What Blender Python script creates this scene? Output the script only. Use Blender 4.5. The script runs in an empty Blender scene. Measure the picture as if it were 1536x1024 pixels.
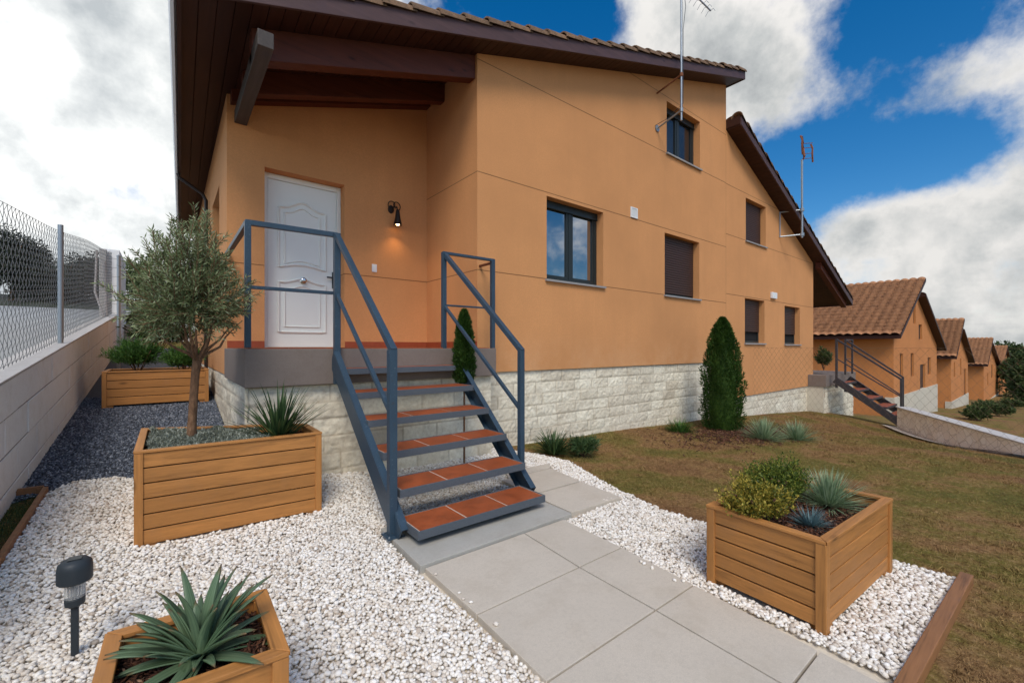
import bpy, math, random
import numpy as np
from mathutils import Vector
random.seed(7); rng = np.random.default_rng(7)
SC = bpy.context.scene; COL = SC.collection
rad = math.radians

# ------------------------------------------------------------------ camera
cam_d = bpy.data.cameras.new("camera"); cam = bpy.data.objects.new("camera", cam_d); COL.objects.link(cam)
cam.location = (0, 0, 1.33); cam.rotation_euler = (rad(90), 0, -rad(38.55))
cam_d.sensor_width = 36; cam_d.lens = 647/1536*36; cam_d.shift_y = 8/1536
cam_d.clip_start = 0.05; cam_d.clip_end = 2000
SC.camera = cam
SC.view_settings.view_transform = 'Standard'; SC.view_settings.look = 'None'
SC.view_settings.exposure = 1.18; SC.view_settings.gamma = 1
try: SC.view_settings.use_curve_mapping = False
except Exception: pass

# ------------------------------------------------------------------ world: sky + clouds (by direction)
SUN_AZ, SUN_EL = rad(214), rad(50)          # azimuth measured from +Y clockwise
SUNDIR = (math.sin(SUN_AZ)*math.cos(SUN_EL), math.cos(SUN_AZ)*math.cos(SUN_EL), math.sin(SUN_EL))
def build_world():
    w = bpy.data.worlds.new("World"); SC.world = w; w.use_nodes = True
    nt = w.node_tree; nt.nodes.clear(); N = nt.nodes.new; L = nt.links.new
    out = N('ShaderNodeOutputWorld'); bg = N('ShaderNodeBackground'); bg.inputs[1].default_value = 0.1
    sky = N('ShaderNodeTexSky'); sky.sky_type = 'NISHITA'; sky.sun_disc = False
    sky.sun_elevation = SUN_EL; sky.sun_rotation = SUN_AZ; sky.air_density = 1.0; sky.dust_density = 0.4; sky.ozone_density = 3.0
    tc = N('ShaderNodeTexCoord'); D = tc.outputs['Generated']
    hs = N('ShaderNodeHueSaturation'); hs.inputs['Saturation'].default_value = 1.42; hs.inputs['Value'].default_value = 0.55
    L(sky.outputs[0], hs.inputs['Color'])
    def math_(op, a, b=None, c=None, clamp=False):
        m = N('ShaderNodeMath'); m.operation = op; m.use_clamp = clamp
        for i, v in enumerate((a, b, c)):
            if v is None: continue
            if isinstance(v, (int, float)): m.inputs[i].default_value = v
            else: L(v, m.inputs[i])
        return m.outputs[0]
    def mr(v, a, b, c, d, smooth=True):
        m = N('ShaderNodeMapRange'); m.interpolation_type = 'SMOOTHSTEP' if smooth else 'LINEAR'
        L(v, m.inputs[0]); m.inputs[1].default_value = a; m.inputs[2].default_value = b
        m.inputs[3].default_value = c; m.inputs[4].default_value = d
        return m.outputs[0]
    sep = N('ShaderNodeSeparateXYZ'); L(D, sep.inputs[0]); dz = sep.outputs[2]
    # planar cloud layer coordinates
    den = math_('ADD', math_('MAXIMUM', dz, 0.0), 0.16)
    px = math_('DIVIDE', sep.outputs[0], den); py = math_('DIVIDE', sep.outputs[1], den)
    cb = N('ShaderNodeCombineXYZ'); L(px, cb.inputs[0]); L(py, cb.inputs[1])
    P = cb.outputs[0]
    def noise(vec, sc, det, rough, off=(0, 0, 0), dist=0.0):
        mp = N('ShaderNodeMapping'); mp.inputs['Location'].default_value = off; L(vec, mp.inputs[0])
        n = N('ShaderNodeTexNoise'); n.inputs['Scale'].default_value = sc; n.inputs['Detail'].default_value = det
        n.inputs['Roughness'].default_value = rough; n.inputs['Distortion'].default_value = dist; L(mp.outputs[0], n.inputs['Vector'])
        return n.outputs[0]
    n1 = noise(P, 1.5, 12, 0.58, (3.1, 1.7, 0), 0.0)
    n2 = noise(D, 4.6, 14, 0.60, (1.3, 4.2, 2.0), 0.0)
    n4 = noise(D, 15.0, 8, 0.62, (0.3, 2.2, 5.0), 0.0)
    base = math_('ADD', math_('MULTIPLY', n1, 0.45), math_('MULTIPLY', n2, 1.0))
    base = math_('ADD', base, math_('MULTIPLY', n4, 0.46)); base = math_('SUBTRACT', base, 0.47)
    # where the clouds stand in the sky
    blobs = [  # (direction, radius, amount)
        BL for BL in CLOUDS]
    acc = None
    for d, r, a in blobs:
        vm = N('ShaderNodeVectorMath'); vm.operation = 'DISTANCE'; L(D, vm.inputs[0]); vm.inputs[1].default_value = d
        v = mr(vm.outputs['Value'], 0.0, r, a, 0.0)
        acc = v if acc is None else math_('ADD', acc, v)
    low = mr(dz, 0.02, 0.16, 0.20, 0.0)
    tot = math_('ADD', math_('ADD', base, acc), low)
    cover = mr(tot, 0.47, 0.82, 0, 1)
    # cloud tone: bright rims, greyer hearts
    n3 = noise(D, 5.0, 12, 0.60, (7, 2, 1), 0.0)
    tone = math_('ADD', math_('ADD', math_('MULTIPLY', math_('SUBTRACT', n3, 0.5), 3.4), mr(dz, 0.0, 0.22, -0.42, 0.0)), mr(tot, 0.62, 1.15, 1.08, 0.42), clamp=True)
    ramp = N('ShaderNodeValToRGB'); L(tone, ramp.inputs[0])
    e = ramp.color_ramp.elements; e[0].position = 0.0; e[0].color = (0.40, 0.43, 0.45, 1); e[1].position = 1.0; e[1].color = (0.97, 0.95, 0.92, 1)
    m_ = ramp.color_ramp.elements.new(0.5); m_.color = (0.66, 0.68, 0.68, 1)
    # unseen clouds round the sun boosted as added fill light; left clouds brighter too
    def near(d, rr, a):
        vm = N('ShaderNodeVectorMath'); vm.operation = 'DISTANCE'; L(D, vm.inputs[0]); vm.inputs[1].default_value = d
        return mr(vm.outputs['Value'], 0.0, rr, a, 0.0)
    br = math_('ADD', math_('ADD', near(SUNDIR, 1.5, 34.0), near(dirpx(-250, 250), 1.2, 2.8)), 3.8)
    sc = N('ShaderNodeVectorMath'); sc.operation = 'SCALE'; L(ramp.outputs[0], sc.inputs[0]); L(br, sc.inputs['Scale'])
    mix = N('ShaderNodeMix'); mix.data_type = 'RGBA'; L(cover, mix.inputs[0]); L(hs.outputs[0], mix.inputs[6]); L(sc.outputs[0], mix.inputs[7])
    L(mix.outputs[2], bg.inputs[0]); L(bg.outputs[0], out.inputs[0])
def dirpx(x, y):                               # direction of a cloud, from its bearing and height
    f = 647.; a = math.atan(812/647.); c, s = math.cos(a), math.sin(a)
    u = (x-768)/f; v = (520-y)/f
    return tuple(Vector((c+u*s, s-u*c, v)).normalized())
CLOUDS = [(dirpx(60, 240), .95, .42), (dirpx(180, 40), .5, .1), (dirpx(1060, 60), .27, .36), (dirpx(1150, 130), .19, .22), (dirpx(990, 10), .16, .2),
          (dirpx(1290, 165), .15, .24), (dirpx(1390, 120), .14, .19), (dirpx(1500, 110), .17, .20), (dirpx(1530, 230), .14, .18),
          (dirpx(1400, 355), .19, .30), (dirpx(1300, 410), .08, -.22), (dirpx(1490, 425), .09, -.2), (dirpx(1230, 235), .12, -.2), (dirpx(1290, 340), .15, .24), (dirpx(1530, 340), .17, .26), (dirpx(1450, 440), .25, .2),
          (dirpx(1330, 60), .16, -.25), (dirpx(1450, 30), .2, -.25), (dirpx(1330, 250), .2, -.28), (dirpx(1430, 240), .14, -.25), (dirpx(1180, 290), .16, -.2),
          (dirpx(-60, 120), .5, .22), (dirpx(200, 60), .4, .2), (dirpx(30, 60), .10, -.24), (dirpx(90, 78), .10, -.24), (dirpx(20, 185), .10, -.22), (dirpx(70, 205), .09, -.24), (dirpx(160, 245), .10, -.21), (dirpx(205, 262), .12, -.20), (dirpx(250, 280), .10, -.18), (dirpx(820, 0), .25, -.25), (dirpx(760, -250), .6, -.1), ((0.3, -.8, .5), .9, -.02)]
build_world()
sd = bpy.data.lights.new("sun", 'SUN'); sun = bpy.data.objects.new("sun", sd); COL.objects.link(sun)
sd.energy = 1.1; sd.angle = rad(26); sd.color = (1, .94, .86)
dv = Vector((math.sin(SUN_AZ)*math.cos(SUN_EL), math.cos(SUN_AZ)*math.cos(SUN_EL), math.sin(SUN_EL)))
sun.rotation_euler = dv.to_track_quat('Z', 'Y').to_euler()

# ------------------------------------------------------------------ materials
def srgb(r, g, b):
    f = lambda c: (c/255/12.92) if c/255 <= .04045 else ((c/255+.055)/1.055)**2.4
    return (f(r), f(g), f(b), 1)
class NT:
    def __init__(s, name):
        m = bpy.data.materials.new(name); m.use_nodes = True; s.m = m; s.nt = m.node_tree
        s.b = s.nt.nodes['Principled BSDF']; s.b.inputs['Specular IOR Level'].default_value = .3
    def N(s, t, **k):
        n = s.nt.nodes.new(t)
        for a, v in k.items(): setattr(n, a, v)
        return n
    def L(s, a, b): s.nt.links.new(a, b)
    def pos(s, scale=(1, 1, 1), loc=(0, 0, 0)):
        g = s.N('ShaderNodeNewGeometry'); mp = s.N('ShaderNodeMapping')
        mp.inputs['Scale'].default_value = scale; mp.inputs['Location'].default_value = loc
        s.L(g.outputs['Position'], mp.inputs[0]); return mp.outputs[0]
    def noise(s, vec, sc, det=4, rough=.5, dist=0):
        n = s.N('ShaderNodeTexNoise'); n.inputs['Scale'].default_value = sc; n.inputs['Detail'].default_value = det
        n.inputs['Roughness'].default_value = rough; n.inputs['Distortion'].default_value = dist
        s.L(vec, n.inputs['Vector']); return n.outputs[0]
    def math(s, op, a, b=None, clamp=False):
        m = s.N('ShaderNodeMath', operation=op, use_clamp=clamp)
        for i, v in enumerate((a, b)):
            if v is None: continue
            if isinstance(v, (int, float)): m.inputs[i].default_value = v
            else: s.L(v, m.inputs[i])
        return m.outputs[0]
    def ramp(s, v, stops):
        r = s.N('ShaderNodeValToRGB'); s.L(v, r.inputs[0]); e = r.color_ramp.elements
        e[0].position, e[0].color = stops[0][0], stops[0][1]; e[1].position, e[1].color = stops[-1][0], stops[-1][1]
        for p, c in stops[1:-1]:
            q = e.new(p); q.color = c
        return r.outputs[0]
    def mix(s, f, a, b, mode='MIX'):
        m = s.N('ShaderNodeMix', data_type='RGBA', blend_type=mode)
        for i, v in ((0, f), (6, a), (7, b)):
            if isinstance(v, (int, float, tuple)): m.inputs[i].default_value = v
            else: s.L(v, m.inputs[i])
        return m.outputs[2]
    def col(s, c):
        if isinstance(c, tuple): s.b.inputs['Base Color'].default_value = c
        else: s.L(c, s.b.inputs['Base Color'])
    def bump(s, h, st=.3, d=.01):
        b = s.N('ShaderNodeBump'); b.inputs['Strength'].default_value = st; b.inputs['Distance'].default_value = d
        s.L(h, b.inputs['Height']); s.L(b.outputs[0], s.b.inputs['Normal'])
    def rough(s, r):
        if isinstance(r, (int, float)): s.b.inputs['Roughness'].default_value = r
        else: s.L(r, s.b.inputs['Roughness'])
    def island(s): return s.N('ShaderNodeNewGeometry').outputs['Random Per Island']
def vary(c, k): return (min(c[0]*k, 1), min(c[1]*k, 1), min(c[2]*k, 1), 1)

M = {}
def stucco(name, c, lines_z=(), lines_x=(), splash=0.):
    t = NT(name); P = t.pos()
    big = t.noise(P, .8, 5, .6); mid = t.noise(P, 9, 5, .6); fine = t.noise(P, 130, 3, .6); streak = t.noise(t.pos((3, 3, .25)), 1.5, 4, .6)
    cc = t.mix(t.math('MULTIPLY', t.math('SUBTRACT', big, .30, True), 2.5, True), vary(c, .84), vary(c, 1.10))
    cc = t.mix(t.math('MULTIPLY', t.math('SUBTRACT', streak, .47, True), 1.1), cc, vary(c, .74))
    gr = t.noise(P, 48, 3, .7); cc = t.mix(t.math('MULTIPLY', t.math('SUBTRACT', gr, .35, True), 1.6), cc, vary(c, .80)); cc = t.mix(t.math('MULTIPLY', mid, .35), cc, vary(c, .88)); h = t.math('ADD', t.math('MULTIPLY', mid, .25), fine)
    cc = t.mix(t.math('MULTIPLY', t.math('SUBTRACT', t.noise(P, 220, 2, .5), .42, True), 1.6), cc, vary(c, .7))
    g = t.N('ShaderNodeNewGeometry'); sp = t.N('ShaderNodeSeparateXYZ'); t.L(g.outputs['Position'], sp.inputs[0])
    acc = None
    for ax, vals in ((2, lines_z), (0, lines_x)):
        for z in vals:
            d = t.math('ABSOLUTE', t.math('SUBTRACT', sp.outputs[ax], z))
            l = t.math('LESS_THAN', d, .0055 if ax == 2 else .007)
            acc = l if acc is None else t.math('MAXIMUM', acc, l)
    if acc is not None:
        cc = t.mix(t.math('MULTIPLY', acc, .8), cc, vary(c, .25)); h = t.math('SUBTRACT', h, t.math('MULTIPLY', acc, 2.0))
    lo = t.math('MULTIPLY', t.math('SUBTRACT', 1.55, sp.outputs[2], True), 1.1); sp2 = t.noise(P, 3.2, 6, .7); lo = t.math('MULTIPLY', lo, splash)
    cc = t.mix(t.math('MULTIPLY', t.math('MULTIPLY', lo, t.math('SUBTRACT', sp2, .40, True)), 2.2, True), cc, srgb(214, 176, 138))
    t.col(cc); t.rough(.92); t.bump(h, .7, .005); return t.m
ORANGE = srgb(214, 151, 97)
M['stucco'] = stucco('orange stucco', ORANGE, (2.31, 3.56, 4.99, 6.06), (9.755,), .8)
M['stucco_door'] = stucco('orange stucco porch', ORANGE, (2.31,))
M['stucco_ret'] = stucco('orange stucco return', ORANGE, (2.31, 3.56))
M['stucco_b'] = stucco('orange stucco neighbour', vary(ORANGE, 1.02), (2.52, 3.86, 4.98))
M['stucco_far'] = stucco('orange stucco far', srgb(204, 134, 78))

def wood(name, c, along, dark=.62, scale=1.0, rough=.55):
    t = NT(name); s = {'x': (1.2, 22, 22), 'y': (22, 1.2, 22), 'z': (22, 22, 1.2)}[along]
    P = t.pos(tuple(k*scale for k in s)); isl = t.island()
    g = t.noise(P, 1.0, 7, .62, .6); fine = t.noise(t.pos(tuple(k*scale*4 for k in s)), 1.5, 3, .5)
    k = t.math('ADD', t.math('MULTIPLY', g, .8), t.math('MULTIPLY', fine, .3))
    cc = t.ramp(k, [(.36, vary(c, dark*.9)), (.50, vary(c, .95)), (.58, vary(c, 1.05)), (.72, vary(c, 1.3))])
    cc = t.mix(t.math('MULTIPLY', isl, .6), cc, vary(c, .62)); wn = t.noise(t.pos((1, 1, 1), (4, 4, 4)), 5, 6, .7)
    cc = t.mix(t.math('MULTIPLY', t.math('SUBTRACT', wn, .52, True), 2.0), cc, (c[0]*.75, c[1]*.85, c[2]*1.3, 1)); blot = t.noise(t.pos(), 2.6, 4, .6)
    cc = t.mix(t.math('MULTIPLY', t.math('SUBTRACT', blot, .5, True), .9), cc, vary(c, .5))
    vo = t.N('ShaderNodeTexVoronoi'); vo.inputs['Scale'].default_value = 1.0; t.L(t.pos(tuple({'x': (2.2, 6, 6), 'y': (6, 2.2, 6), 'z': (6, 6, 2.2)}[along])), vo.inputs['Vector'])
    kn = t.math('MULTIPLY', t.math('SUBTRACT', .13, vo.outputs['Distance'], True), 9, True); cc = t.mix(kn, cc, vary(c, .3))
    t.col(cc); t.rough(rough); t.bump(k, .35, .002); return t.m
TIM = srgb(182, 124, 66)
M['wood_x'] = wood('oiled timber grain x', TIM, 'x'); M['wood_y'] = wood('oiled timber grain y', TIM, 'y'); M['wood_z'] = wood('oiled timber post', vary(TIM, .95), 'z')
DK = srgb(62, 34, 24)
M['dark_x'] = wood('dark brown stained wood x', DK, 'x', .6); M['dark_y'] = wood('dark brown stained wood y', DK, 'y', .6)
M['beam'] = wood('red brown beam', srgb(90, 44, 28), 'x', .5)
M['fascia'] = wood('plum brown fascia paint', srgb(84, 62, 60), 'x', .85, .6)
M['grey_beam'] = wood('greyed wall plate', srgb(74, 66, 60), 'y', .7)
M['edging'] = wood('weathered edging board', srgb(150, 104, 66), 'x', .55)

def simple(name, c, rough=.5, metal=0, nscale=30, amt=.15, bump=.05, bd=.002, spec=.3):
    t = NT(name); P = t.pos(); n = t.noise(P, nscale, 5, .6); n2 = t.noise(P, 4, 4, .6)
    cc = t.mix(n, vary(c, 1-amt), vary(c, 1+amt)); cc = t.mix(t.math('MULTIPLY', n2, amt), cc, vary(c, .6))
    t.col(cc); t.rough(rough); t.b.inputs['Metallic'].default_value = metal; t.b.inputs['Specular IOR Level'].default_value = spec
    t.bump(n, bump, bd); return t.m
M['rail'] = simple('blue grey painted steel', srgb(50, 68, 82), .38, .0, 60, .22, .25, .001, .5)
def worn_steel():
    t = NT('worn blue grey steel'); P = t.pos(); c = srgb(50, 68, 82); n = t.noise(P, 55, 6, .7); b = t.noise(P, 5, 4, .6)
    cc = t.mix(b, vary(c, .8), vary(c, 1.25)); cc = t.mix(t.math('MULTIPLY', t.math('SUBTRACT', n, .60, True), 5, True), cc, srgb(120, 132, 138))
    cc = t.mix(t.math('MULTIPLY', t.math('SUBTRACT', t.noise(P, 18, 6, .75), .60, True), 5, True), cc, srgb(70, 54, 42)); t.col(cc); t.rough(.42); t.bump(n, .2, .001); return t.m
M['rail'] = worn_steel()
M['tread_frame'] = simple('weathered dark steel angle', srgb(84, 90, 96), .6, 0, 90, .3, .3, .001)
M['white_door'] = simple('white lacquered door', srgb(226, 228, 220), .35, 0, 8, .03, .02)
M['white_pl'] = simple('white plastic', srgb(222, 222, 220), .4, 0, 8, .03, .02)
M['gutter'] = simple('pale painted gutter', srgb(226, 228, 228), .4, 0, 12, .08)
M['dark_pipe'] = simple('dark brown metal pipe', srgb(44, 36, 34), .4)
M['frame_dk'] = simple('anthracite window frame', srgb(38, 44, 44), .35, 0, 20, .08)
M['shutter'] = simple('dark brown roller shutter', srgb(66, 44, 36), .5, 0, 20, .15)
M['sill'] = simple('pale stone sill', srgb(150, 146, 142), .6, 0, 60, .15)
M['galv'] = simple('galvanised steel', srgb(150, 156, 160), .4, .6, 60, .15)
M['wire'] = simple('galvanised wire', srgb(120, 122, 122), .5, .3)
M['wire_br'] = simple('weathered brown wire', srgb(122, 98, 76), .7, .0)
M['rust'] = simple('rusted antenna metal', srgb(128, 78, 50), .7, .2, 60, .3)
M['black_pl'] = simple('black plastic', srgb(50, 56, 60), .5, 0, 200, .15, .1)
M['chrome'] = simple('polished nickel', srgb(200, 200, 200), .15, 1)
M['iron'] = simple('wrought iron', srgb(44, 32, 26), .55, .3)
M['far_iron'] = simple('dark brown painted iron', srgb(62, 58, 60), .5, 0, 60, .2)
M['dark_in'] = simple('dark room behind glass', srgb(26, 26, 26), .9)
M['skirt'] = simple('terracotta skirting tile', srgb(150, 72, 44), .5, 0, 14, .25)
M['asphalt'] = simple('grey asphalt', srgb(158, 158, 154), .95, 0, 60, .2, .5, .004)
M['pipe'] = simple('bleached pipe', srgb(178, 170, 164), .6)
M['spot'] = simple('lens bezel', srgb(60, 64, 66), .3, .5)

def concrete(name, c, fine=160, amt=.14, blotch=.2, bump=.25):
    t = NT(name); P = t.pos(); f = t.noise(P, fine, 3, .65); m = t.noise(P, 14, 6, .6); b = t.noise(P, 1.8, 5, .6)
    cc = t.mix(f, vary(c, 1-amt), vary(c, 1+amt)); cc = t.mix(t.math('MULTIPLY', t.math('SUBTRACT', b, .42, True), blotch*5), cc, vary(c, .76))
    d2 = t.noise(P, 5, 8, .72); sp_ = t.noise(P, 62, 4, .7); cc = t.mix(t.math('MULTIPLY', t.math('SUBTRACT', sp_, .48, True), 1.8, True), cc, vary(c, .72)); cc = t.mix(t.math('MULTIPLY', t.math('SUBTRACT', d2, .49, True), 2.4, True), cc, (c[0]*.74, c[1]*.70, c[2]*.64, 1))
    cc = t.mix(t.math('MULTIPLY', m, .25), cc, vary(c, .84)); isl = t.island()
    cc = t.mix(t.math('MULTIPLY', isl, .12), cc, vary(c, .8))
    t.col(cc); t.rough(.88); t.bump(t.math('ADD', f, m), bump, .002); return t.m
M['slab'] = concrete('fine grained paving slab', srgb(200, 189, 172), 190, .30, .28)
M['landing'] = concrete('smooth cement landing', srgb(176, 172, 162), 120, .1, .25)
M['terrace'] = concrete('raw concrete slab edge', srgb(126, 113, 104), 100, .1, .25)
M['block'] = concrete('pale concrete blocks', srgb(236, 238, 236), 120, .12, .12, .5)
M['coping'] = concrete('cement coping', srgb(196, 192, 186), 120, .12, .2)
M['stone'] = concrete('split face limestone', srgb(208, 198, 178), 90, .16, .22, .6)
M['mortar'] = concrete('mortar joints', srgb(128, 120, 108), 90, .12)
M['crazy'] = concrete('crazy paved wall stone', srgb(224, 218, 206), 60, .2, .2, .5)

def stone_mat():
    t = NT('split faced limestone'); P = t.pos(); at = t.N('ShaderNodeAttribute', attribute_name='joint')
    c = srgb(248, 236, 212); f = t.noise(P, 110, 4, .7); m = t.noise(P, 22, 6, .7); b = t.noise(P, 2.2, 4, .6)
    cc = t.mix(f, vary(c, .84), vary(c, 1.12)); cc = t.mix(t.math('MULTIPLY', t.math('SUBTRACT', m, .42, True), 1.6), cc, srgb(178, 158, 130))
    cc = t.mix(t.math('MULTIPLY', t.math('SUBTRACT', b, .48, True), 1.6), cc, srgb(176, 158, 132))
    a2 = t.N('ShaderNodeAttribute', attribute_name='tone'); cc = t.mix(t.math('MULTIPLY', a2.outputs['Fac'], .4), cc, srgb(158, 140, 116))
    cc = t.mix(t.math('MULTIPLY', at.outputs['Fac'], .6), cc, srgb(146, 128, 104))
    t.col(cc); t.rough(.93); t.bump(t.math('ADD', f, t.math('MULTIPLY', m, 2)), .5, .005); return t.m
M['stoneface'] = stone_mat()

def terracotta():
    t = NT('glazed terracotta step tile'); P = t.pos(); n = t.noise(P, 6, 6, .65); i = t.island()
    c = srgb(158, 80, 44); cc = t.ramp(n, [(.3, vary(c, .62)), (.5, c), (.75, vary(c, 1.3))]); cc = t.mix(t.math('MULTIPLY', i, .3), cc, vary(c, .65))
    d = t.noise(P, 60, 4, .7); cc = t.mix(t.math('MULTIPLY', t.math('SUBTRACT', d, .55, True), 1.2), cc, srgb(150, 120, 96))
    t.col(cc); t.rough(t.math('ADD', t.math('MULTIPLY', n, .3), .32)); t.bump(n, .15, .003); return t.m
M['tile'] = terracotta(); M['grout'] = simple('pale grout', srgb(196, 180, 164), .8)

def rooftile():
    t = NT('weathered roof tiles'); P = t.pos(); n = t.noise(P, 3.2, 6, .7); i = t.noise(t.pos((2.6, 4.5, 0.1)), 1, 2, .5); f = t.noise(P, 26, 4, .7)
    c = srgb(194, 136, 94); cc = t.ramp(n, [(.3, vary(c, .5)), (.5, c), (.72, vary(c, 1.25))]); cc = t.mix(t.math('MULTIPLY', i, .6), cc, srgb(122, 84, 60))
    cc = t.mix(t.math('MULTIPLY', t.math('SUBTRACT', f, .45, True), 2), cc, srgb(86, 72, 56))
    t.col(cc); t.rough(.9); t.bump(f, .4, .01); return t.m
M['roof'] = rooftile()
def ridgetile():
    t = NT('lichen covered verge tiles'); P = t.pos(); n = t.noise(P, 8, 6, .7); f = t.noise(P, 60, 4, .7)
    c = srgb(132, 102, 76); cc = t.ramp(n, [(.3, vary(c, .42)), (.5, vary(c, .9)), (.72, vary(c, 1.3))]); i = t.island()
    cc = t.mix(t.math('MULTIPLY', i, .5), cc, srgb(84, 68, 54)); cc = t.mix(t.math('MULTIPLY', t.math('SUBTRACT', f, .5, True), 2.5), cc, srgb(60, 56, 44))
    t.col(cc); t.rough(.92); t.bump(f, .5, .01); return t.m
M['verge'] = ridgetile()

def glass_mat():
    t = NT('window glass'); t.col((.02, .03, .035, 1)); t.rough(.02); t.b.inputs['Specular IOR Level'].default_value = 1.0
    t.b.inputs['IOR'].default_value = 2.4; n = t.noise(t.pos(), 1.2, 2, .5); t.bump(n, .04, .05); return t.m
M['glass'] = glass_mat()
M['glass_dim'] = simple('less reflective dark window glass', srgb(30, 32, 34), .12, 0, 6, .3, .02, .05, .6)  # upper window only: its dimmer reflection is put into this dark, less reflective glass
def clear_glass():
    t = NT('ribbed clear lamp glass'); t.col((.85, .86, .84, 1)); t.rough(.12); t.b.inputs['Transmission Weight'].default_value = .75; return t.m
M['lamp_glass'] = clear_glass()
def emit():
    t = NT('glowing bulb'); t.col((1, .7, .4, 1)); t.b.inputs['Emission Color'].default_value = (1, .62, .3, 1); t.b.inputs['Emission Strength'].default_value = 6; return t.m
M['bulb'] = emit()

def pebble():
    t = NT('white marble pebbles'); i = t.island(); P = t.pos(); n = t.noise(P, 60, 4, .6)
    cc = t.ramp(i, [(0, srgb(168, 150, 130)), (.10, srgb(212, 200, 184)), (.45, srgb(234, 226, 212)), (1, srgb(246, 242, 234))])
    cc = t.mix(t.math('MULTIPLY', t.math('SUBTRACT', n, .4, True), .9), cc, srgb(204, 190, 172)); t.col(cc); t.rough(.75); t.bump(n, .3, .003); return t.m
M['pebble'] = pebble()
M['pebble_bed'] = concrete('pale grit under pebbles', srgb(216, 204, 184), 60, .3)
def chips():
    t = NT('slate grey chippings'); i = t.island()
    t.col(t.ramp(i, [(0, srgb(46, 50, 56)), (.4, srgb(84, 90, 100)), (.8, srgb(112, 118, 128)), (1, srgb(160, 164, 170))])); t.rough(.8); return t.m
M['chips'] = chips(); M['chip_bed'] = concrete('dark grit', srgb(66, 68, 74), 60, .3)

def lawn(name, blades):
    t = NT(name); P = t.pos(); a = t.noise(P, .9, 5, .6, .4); b = t.noise(P, 6, 5, .65); f = t.noise(P, 70, 4, .7)
    k = t.math('ADD', t.math('MULTIPLY', a, .8), t.math('MULTIPLY', b, .25))
    cc = t.ramp(k, [(.41, srgb(140, 104, 70)), (.485, srgb(158, 124, 80)), (.53, srgb(144, 122, 68)), (.58, srgb(122, 116, 52)), (.66, srgb(100, 106, 44))])
    cc = t.mix(t.math('MULTIPLY', f, .6), cc, srgb(88, 62, 42) if not blades else srgb(178, 148, 104))
    if blades: cc = t.mix(t.math('MULTIPLY', t.island(), .5), cc, srgb(122, 94, 58))
    s1 = t.noise(P, 30, 5, .75); s2 = t.noise(P, 11, 6, .75)
    cc = t.mix(t.math('MULTIPLY', t.math('SUBTRACT', s1, .50, True), 5, True), cc, srgb(84, 60, 36)); cc = t.mix(t.math('MULTIPLY', t.math('SUBTRACT', .46, s1, True), 5, True), cc, srgb(176, 146, 104))
    cc = t.mix(t.math('MULTIPLY', t.math('SUBTRACT', s2, .52, True), 3.5, True), cc, srgb(92, 72, 42))
    t.col(cc); t.rough(.95); t.b.inputs['Specular IOR Level'].default_value = .1
    if not blades: t.bump(t.math('ADD', f, t.math('MULTIPLY', b, 2)), .8, .02)
    return t.m
M['lawn'] = lawn('dry mossy lawn', False); M['lawn_bl'] = lawn('dry grass blades', True)
def mulch():
    t = NT('bark mulch'); i = t.island(); t.col(t.ramp(i, [(0, srgb(44, 26, 18)), (.5, srgb(84, 52, 36)), (.9, srgb(118, 78, 54)), (1, srgb(150, 118, 92))])); t.rough(.9); return t.m
M['mulch'] = mulch(); M['soil'] = concrete('dark potting soil', srgb(62, 42, 30), 60, .3)
def leafmat(name, stops, trans=.25, rough=.5, nsc=3.0):
    t = NT(name); i = t.island(); n = t.noise(t.pos(), nsc, 3, .5)
    k = t.math('ADD', t.math('MULTIPLY', i, .6), t.math('MULTIPLY', n, .5), True)
    cc = t.ramp(k, stops); t.col(cc); t.rough(rough); t.b.inputs['Specular IOR Level'].default_value = .25
    tr = t.N('ShaderNodeBsdfTranslucent'); t.L(cc, tr.inputs[0]); mx = t.N('ShaderNodeMixShader'); mx.inputs[0].default_value = trans
    o = t.nt.nodes['Material Output']; t.L(t.b.outputs[0], mx.inputs[1]); t.L(tr.outputs[0], mx.inputs[2]); t.L(mx.outputs[0], o.inputs[0]); return t.m
M['olive_leaf'] = leafmat('olive leaves', [(.15, srgb(62, 76, 44)), (.5, srgb(110, 122, 80)), (.75, srgb(148, 158, 114)), (.95, srgb(196, 202, 168))])
M['thuja'] = leafmat('thuja sprays', [(.15, srgb(24, 46, 16)), (.5, srgb(46, 76, 26)), (.9, srgb(78, 104, 42))])
M['euon'] = leafmat('gold variegated leaves', [(.2, srgb(52, 66, 26)), (.45, srgb(112, 112, 40)), (.7, srgb(172, 150, 58)), (.95, srgb(206, 186, 96))])
M['euon_g'] = leafmat('green shrub leaves', [(.2, srgb(40, 58, 22)), (.5, srgb(76, 94, 36)), (.8, srgb(122, 130, 48)), (.95, srgb(172, 166, 74))])
M['dark_green'] = leafmat('dark green blades', [(.2, srgb(38, 58, 34)), (.6, srgb(64, 88, 50)), (.95, srgb(96, 116, 68))], .15)
M['fern'] = leafmat('fresh green foliage', [(.2, srgb(36, 66, 24)), (.6, srgb(66, 104, 42)), (.95, srgb(104, 138, 66))])
M['blue_grass'] = leafmat('blue green blades', [(.2, srgb(98, 122, 86)), (.6, srgb(146, 166, 126)), (.95, srgb(192, 204, 168))], .15)
M['blue_small'] = leafmat('steel blue blades', [(.2, srgb(76, 102, 104)), (.6, srgb(104, 134, 136)), (.95, srgb(134, 158, 158))], .15)
M['far_tree'] = leafmat('far dark tree leaves', [(.2, srgb(40, 44, 38)), (.6, srgb(62, 68, 56)), (.95, srgb(88, 92, 76))], .15, .7, .6)
M['far_green'] = leafmat('far green leaves', [(.2, srgb(36, 46, 26)), (.6, srgb(64, 80, 42)), (.95, srgb(100, 112, 62))], .15, .7, .6)
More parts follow.
